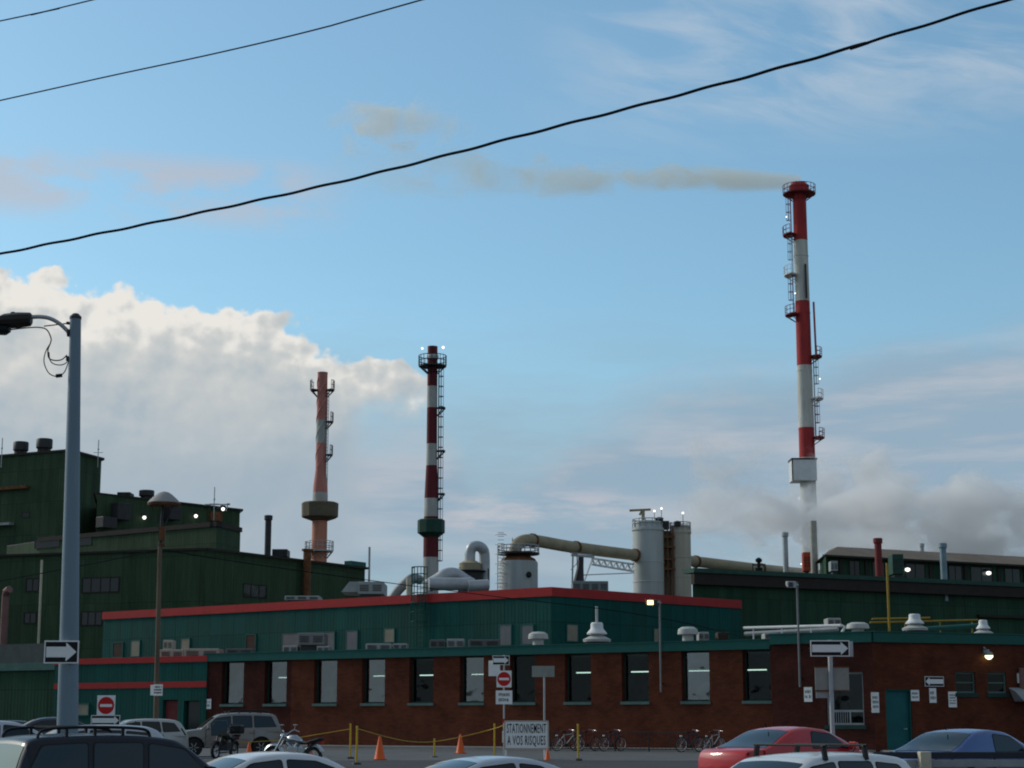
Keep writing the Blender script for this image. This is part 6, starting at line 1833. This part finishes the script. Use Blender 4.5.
# ------------------------------------------------------------------ motorcycles
def motorcycle(label, px, Y, heading, seat_m, tank_m, chrome_m, fairing=False):
    p = ground_at(px, Y)
    r = thing('motorcycle', label, 'motorcycle', p, radians(heading), 'parked motorcycles')
    for x, rr in ((.82, .32), (-.68, .31)):
        t = MB(); t.ring([(rr * .72, -.05), (rr * .92, -.055), (rr, 0), (rr * .92, .055), (rr * .72, .05)], 26); w = t.build('wheel', black_rub, r, smooth=True); w.location = (x, 0, rr)
        t = MB(); t.ring([(rr * .74, -.035), (rr * .74, .035), (rr * .66, .03), (rr * .66, -.03)], 26); t.lathe([(.05, -.06), (.05, .06)], 10, axis='y')
        for k in range(9):
            a = 2 * pi * k / 9; t.bar((.04 * cos(a), 0, .04 * sin(a)), (rr * .7 * cos(a), 0, rr * .7 * sin(a)), .012)
        t.build('rim', chrome, w)
    m = MB()
    for s_ in (-1, 1): m.tube([(.82, s_ * .09, .32), (.40, s_ * .09, .98)], .03, 8)
    m.build('fork', chrome_m, r, smooth=True)
    m = MB(); m.tube(catmull([(.16, .42, 1.06), (.30, .30, 1.12), (.36, .1, 1.02), (.36, -.1, 1.02), (.30, -.30, 1.12), (.16, -.42, 1.06)], 5), .018, 7)
    for s_ in (-1, 1): m.lathe([(.02, 0), (.07, .01), (.07, .03), (.02, .035)], 12, (.28, s_ * .36, 1.26)); m.bar((.3, s_ * .33, 1.12), (.28, s_ * .36, 1.26), .014)
    m.build('handlebar', chrome_m, r, smooth=True)
    m = MB(); m.lathe([(.05, -.13), (.09, -.09), (.105, .0), (.1, .02)], 16); m.v = [Vector((v.z + .50, v.y, v.x + .92)) for v in m.v]; m.build('headlight', chrome_m, r, smooth=True)
    m = MB(); secs = [(.36, .05, .80, .90), (.22, .13, .72, .98), (.0, .15, .70, .98), (-.2, .09, .70, .86)]
    vs = []
    for x, w, z0, z1 in secs:
        for k in range(10): a = 2 * pi * k / 10; vs.append((x, w * cos(a), (z0 + z1) / 2 + (z1 - z0) / 2 * sin(a)))
    m.add(vs, [(i * 10 + k, i * 10 + (k + 1) % 10, (i + 1) * 10 + (k + 1) % 10, (i + 1) * 10 + k) for i in range(3) for k in range(10)] + [tuple(range(9, -1, -1)), tuple(30 + k for k in range(10))])
    m.build('tank', tank_m, r, smooth=True, angle=60)
    m = MB(); m.prism([(-.15, -.15, .74), (-.15, -.15, .80), (-.4, -.15, .74), (-.62, -.15, .82), (-.95, -.15, .90), (-.95, -.15, .82), (-.6, -.15, .70)], (0, .3, 0)); m.build('seat', seat_m, r, bevel=.04)
    m = MB(); m.box(-.18, .2, -.16, .16, .3, .62)
    for a in (.9, -.5): m.tube([(.05, 0, .5), (.05 + .3 * a, 0, .74)], .08, 12)
    m.build('engine', chrome_m, r, bevel=.03)
    m = MB(); m.tube(catmull([(.15, -.17, .42), (.3, -.2, .3), (.0, -.22, .24), (-1.0, -.22, .27)], 6), .045, 10); m.build('exhaust', chrome, r, smooth=True)
    m = MB(); m.tube([(.36, 0, .88), (.1, 0, .34), (-.3, 0, .34), (-.5, 0, .72), (-.2, 0, .72), (.36, 0, .88)], .03, 8); m.tube([(-.3, .1, .36), (-.68, .1, .31)], .03, 8); m.build('frame', black_plastic, r)
    for x, rr in ((.82, .36), (-.68, .36)):
        m = MB(); vs = []; N_ = 9
        for i in range(N_):
            a = (.2 + (2.5 if x < 0 else 2.2) * i / (N_ - 1)) if x < 0 else (.5 + 2.2 * i / (N_ - 1))
            for y, dr in ((-.09, -.03), (-.06, .02), (.06, .02), (.09, -.03)): vs.append((x + (rr + dr) * cos(a), y, .32 + (rr + dr) * sin(a)))
        m.add(vs, [(i * 4 + k, i * 4 + k + 1, (i + 1) * 4 + k + 1, (i + 1) * 4 + k) for i in range(N_ - 1) for k in range(3)]); m.build('fender', tank_m, r, smooth=True)
    m = MB(); m.box(-1.02, -.97, -.06, .06, .70, .78); m.build('taillight', sign_red, r)
    if fairing:
        m = MB(); m.prism([(.66, -.3, .86), (.58, -.34, 1.12), (.44, -.24, 1.42), (.44, .24, 1.42), (.58, .34, 1.12), (.66, .3, .86)], (-.04, 0, 0)); m.build('windscreen', dark_glass, r, bevel=.01)
        m = MB(); m.box(-1.1, -.7, -.24, .24, .92, 1.25); m.build('trunk_box', black_plastic, r, bevel=.06)
    m = MB(); m.bar((-.1, .12, .32), (-.12, .36, .0), .025); m.build('kickstand', dark_metal, r)
    return r
motorcycle('chrome cruiser motorcycle with a black seat behind the white sedan', 296, 57.0, 180 - 28, black_plastic, chrome, chrome)
motorcycle('black touring motorcycle with a windscreen before the silver grey four wheel drive', 226, 69.0, 180 + 72, black_plastic, black_plastic, dark_metal, True)

# ------------------------------------------------------------------ bicycles and rack
def bicycle(fm_):
    r = thing('bicycle', '', 'bicycle', (0, 0, 0), 0, 'bicycles at the rack')
    for x in (.52, -.52):
        t = MB(); t.ring([(.30, -.018), (.33, -.02), (.34, 0), (.33, .02), (.30, .018)], 26); w = t.build('wheel', black_rub, r, smooth=True); w.location = (x, 0, .34)
        t = MB(); t.ring([(.285, -.014), (.305, -.014), (.305, .014), (.285, .014)], 26)
        for k in range(12): a = 2 * pi * k / 12; t.bar((0, 0, 0), (.3 * cos(a), 0, .3 * sin(a)), .008)
        t.build('rim', grey_paint, w)
    m = MB()
    for a, b_ in (((-.05, .28), (-.18, .80)), ((-.05, .28), (.36, .72)), ((-.16, .74), (.34, .80)), ((-.05, .28), (-.52, .34)), ((-.52, .34), (-.16, .72))): m.tube([(a[0], 0, a[1]), (b_[0], 0, b_[1])], .02, 7)
    m.tube([(.52, 0, .34), (.40, 0, .62), (.32, 0, .90)], .02, 7); m.build('frame', fm_, r, smooth=True)
    m = MB(); m.tube([(.26, .28, .98), (.34, .12, .97), (.34, -.12, .97), (.26, -.28, .98)], .014, 6); m.tube([(.33, 0, .88), (.34, 0, .97)], .014, 6); m.build('handlebar', chrome, r, smooth=True)
    m = MB(); m.prism([(-.04, -.02, .87), (-.30, -.08, .88), (-.32, 0, .88), (-.30, .08, .88), (-.04, .02, .87)], (0, 0, .05)); m.tube([(-.18, 0, .78), (-.2, 0, .88)], .015, 6); m.build('saddle', black_plastic, r, bevel=.01)
    m = MB(); m.lathe([(.09, -.01), (.09, .01)], 16, (-.05, -.05, .28), 'y'); m.bar((-.05, -.07, .28), (.06, -.07, .16), .02); m.bar((-.05, .07, .28), (-.16, .07, .40), .02); m.box(.01, .11, -.16, -.07, .14, .165); m.build('crank', dark_metal, r)
    m = MB(); m.box(-.62, -.5, -.012, .012, .70, .76); m.build('reflector', sign_white, r)
    return r
ua = atan2(fa.u.y, fa.u.x)
bk1 = bicycle(paint('dark bike red', (.16, .02, .02), .4)); bk2 = bicycle(paint('bike silver', (.4, .42, .45), .35, .3)); bk3 = bicycle(paint('bike dark blue', (.02, .03, .07), .4))
def park(b, px, d, yaw, label):
    a, _ = fa.hit(px, 740, d); p = fa.pt(a, GB + .005, d); b.location = p; b.rotation_euler = (radians(6), 0, ua + yaw); b['label'] = label; return b
park(bk2, 566, 3.4, 1.1, 'silver bicycle, left one of the pair behind the notice board')
park(bk1, 587, 3.3, 1.3, 'dark red bicycle, right one of the pair behind the notice board')
park(bk3, 690, 3.3, 1.1, 'dark blue bicycle at the right end of the rack behind the red car')
b4 = dup(bk2, (0, 0, 0)); park(b4, 713, 3.2, 1.35, 'silver bicycle beside the dark blue one behind the red car')
b5 = dup(bk3, (0, 0, 0)); park(b5, 612, 3.0, 1.2, 'lone dark blue bicycle in the middle of the rack')
a0, _ = fa.hit(548, 740, 3.0); a1, _ = fa.hit(690, 740, 3.0); o = fa.pt(a0, GB, 2.8)
m = MB()
for z in (.9, .12): m.bar(fa.pt(a0, GB + z, 2.8), fa.pt(a1, GB + z, 2.8), .05)
n = int((a1 - a0) / .22)
for i in range(n + 1): a = a0 + (a1 - a0) * i / n; m.bar(fa.pt(a, GB + (.0 if i % 8 == 0 else .12), 2.8), fa.pt(a, GB + .9, 2.8), .022 if i % 8 else .06)
tag(shift(m, o).build('bicycle_rack', dark_metal, loc=o), 'long dark barred bicycle rack before the brick wall', 'bicycle rack')

# ------------------------------------------------------------------ post and rail barrier, bottom right
YR = 33.0
p = Vector((X(924.5, YR, 760), YR, gz(YR)))
r = thing('barrier_fence', 'low barrier of grey rails on a thick cream post at the bottom right', 'fence', p, radians(4))
zt_ = Z(751.5, YR) - p.z
m = MB(); m.box(-.1, .1, -.1, .1, 0, zt_); m.build('post', cream, r, bevel=.015)
for x in (3.4, 6.8):
    m = MB(); m.box(x - .1, x + .1, -.1, .1, 0, zt_); m.build('post', cream, r, bevel=.015)
m = MB(); m.box(-.9, 7.4, .103, .18, zt_ - .13, zt_ - .01); m.build('top_rail', paint('dark rail', (.035, .04, .05), .5), r, bevel=.01)
m = MB(); m.box(-.3, 7.4, .103, .15, zt_ - .28, zt_ - .15); m.build('middle_rail', grey_paint, r, bevel=.01)
m = MB(); m.box(-.3, 7.4, .103, .16, zt_ - .62, zt_ - .30); m.build('lower_board', paint('dark rail', (.035, .04, .05)), r, bevel=.01)
S.view_settings.view_transform = 'Standard'
S.view_settings.look = 'None'
S.view_settings.exposure = 0.0
S.view_settings.gamma = 1.0
S.view_settings.use_curve_mapping = False
S.render.engine = 'CYCLES'
S.cycles.max_bounces = 7
S.cycles.volume_bounces = 6
S.cycles.transparent_max_bounces = 10
S.cycles.filter_width = 2.0
S.cycles.use_denoising = True
bpy.context.view_layer.update()
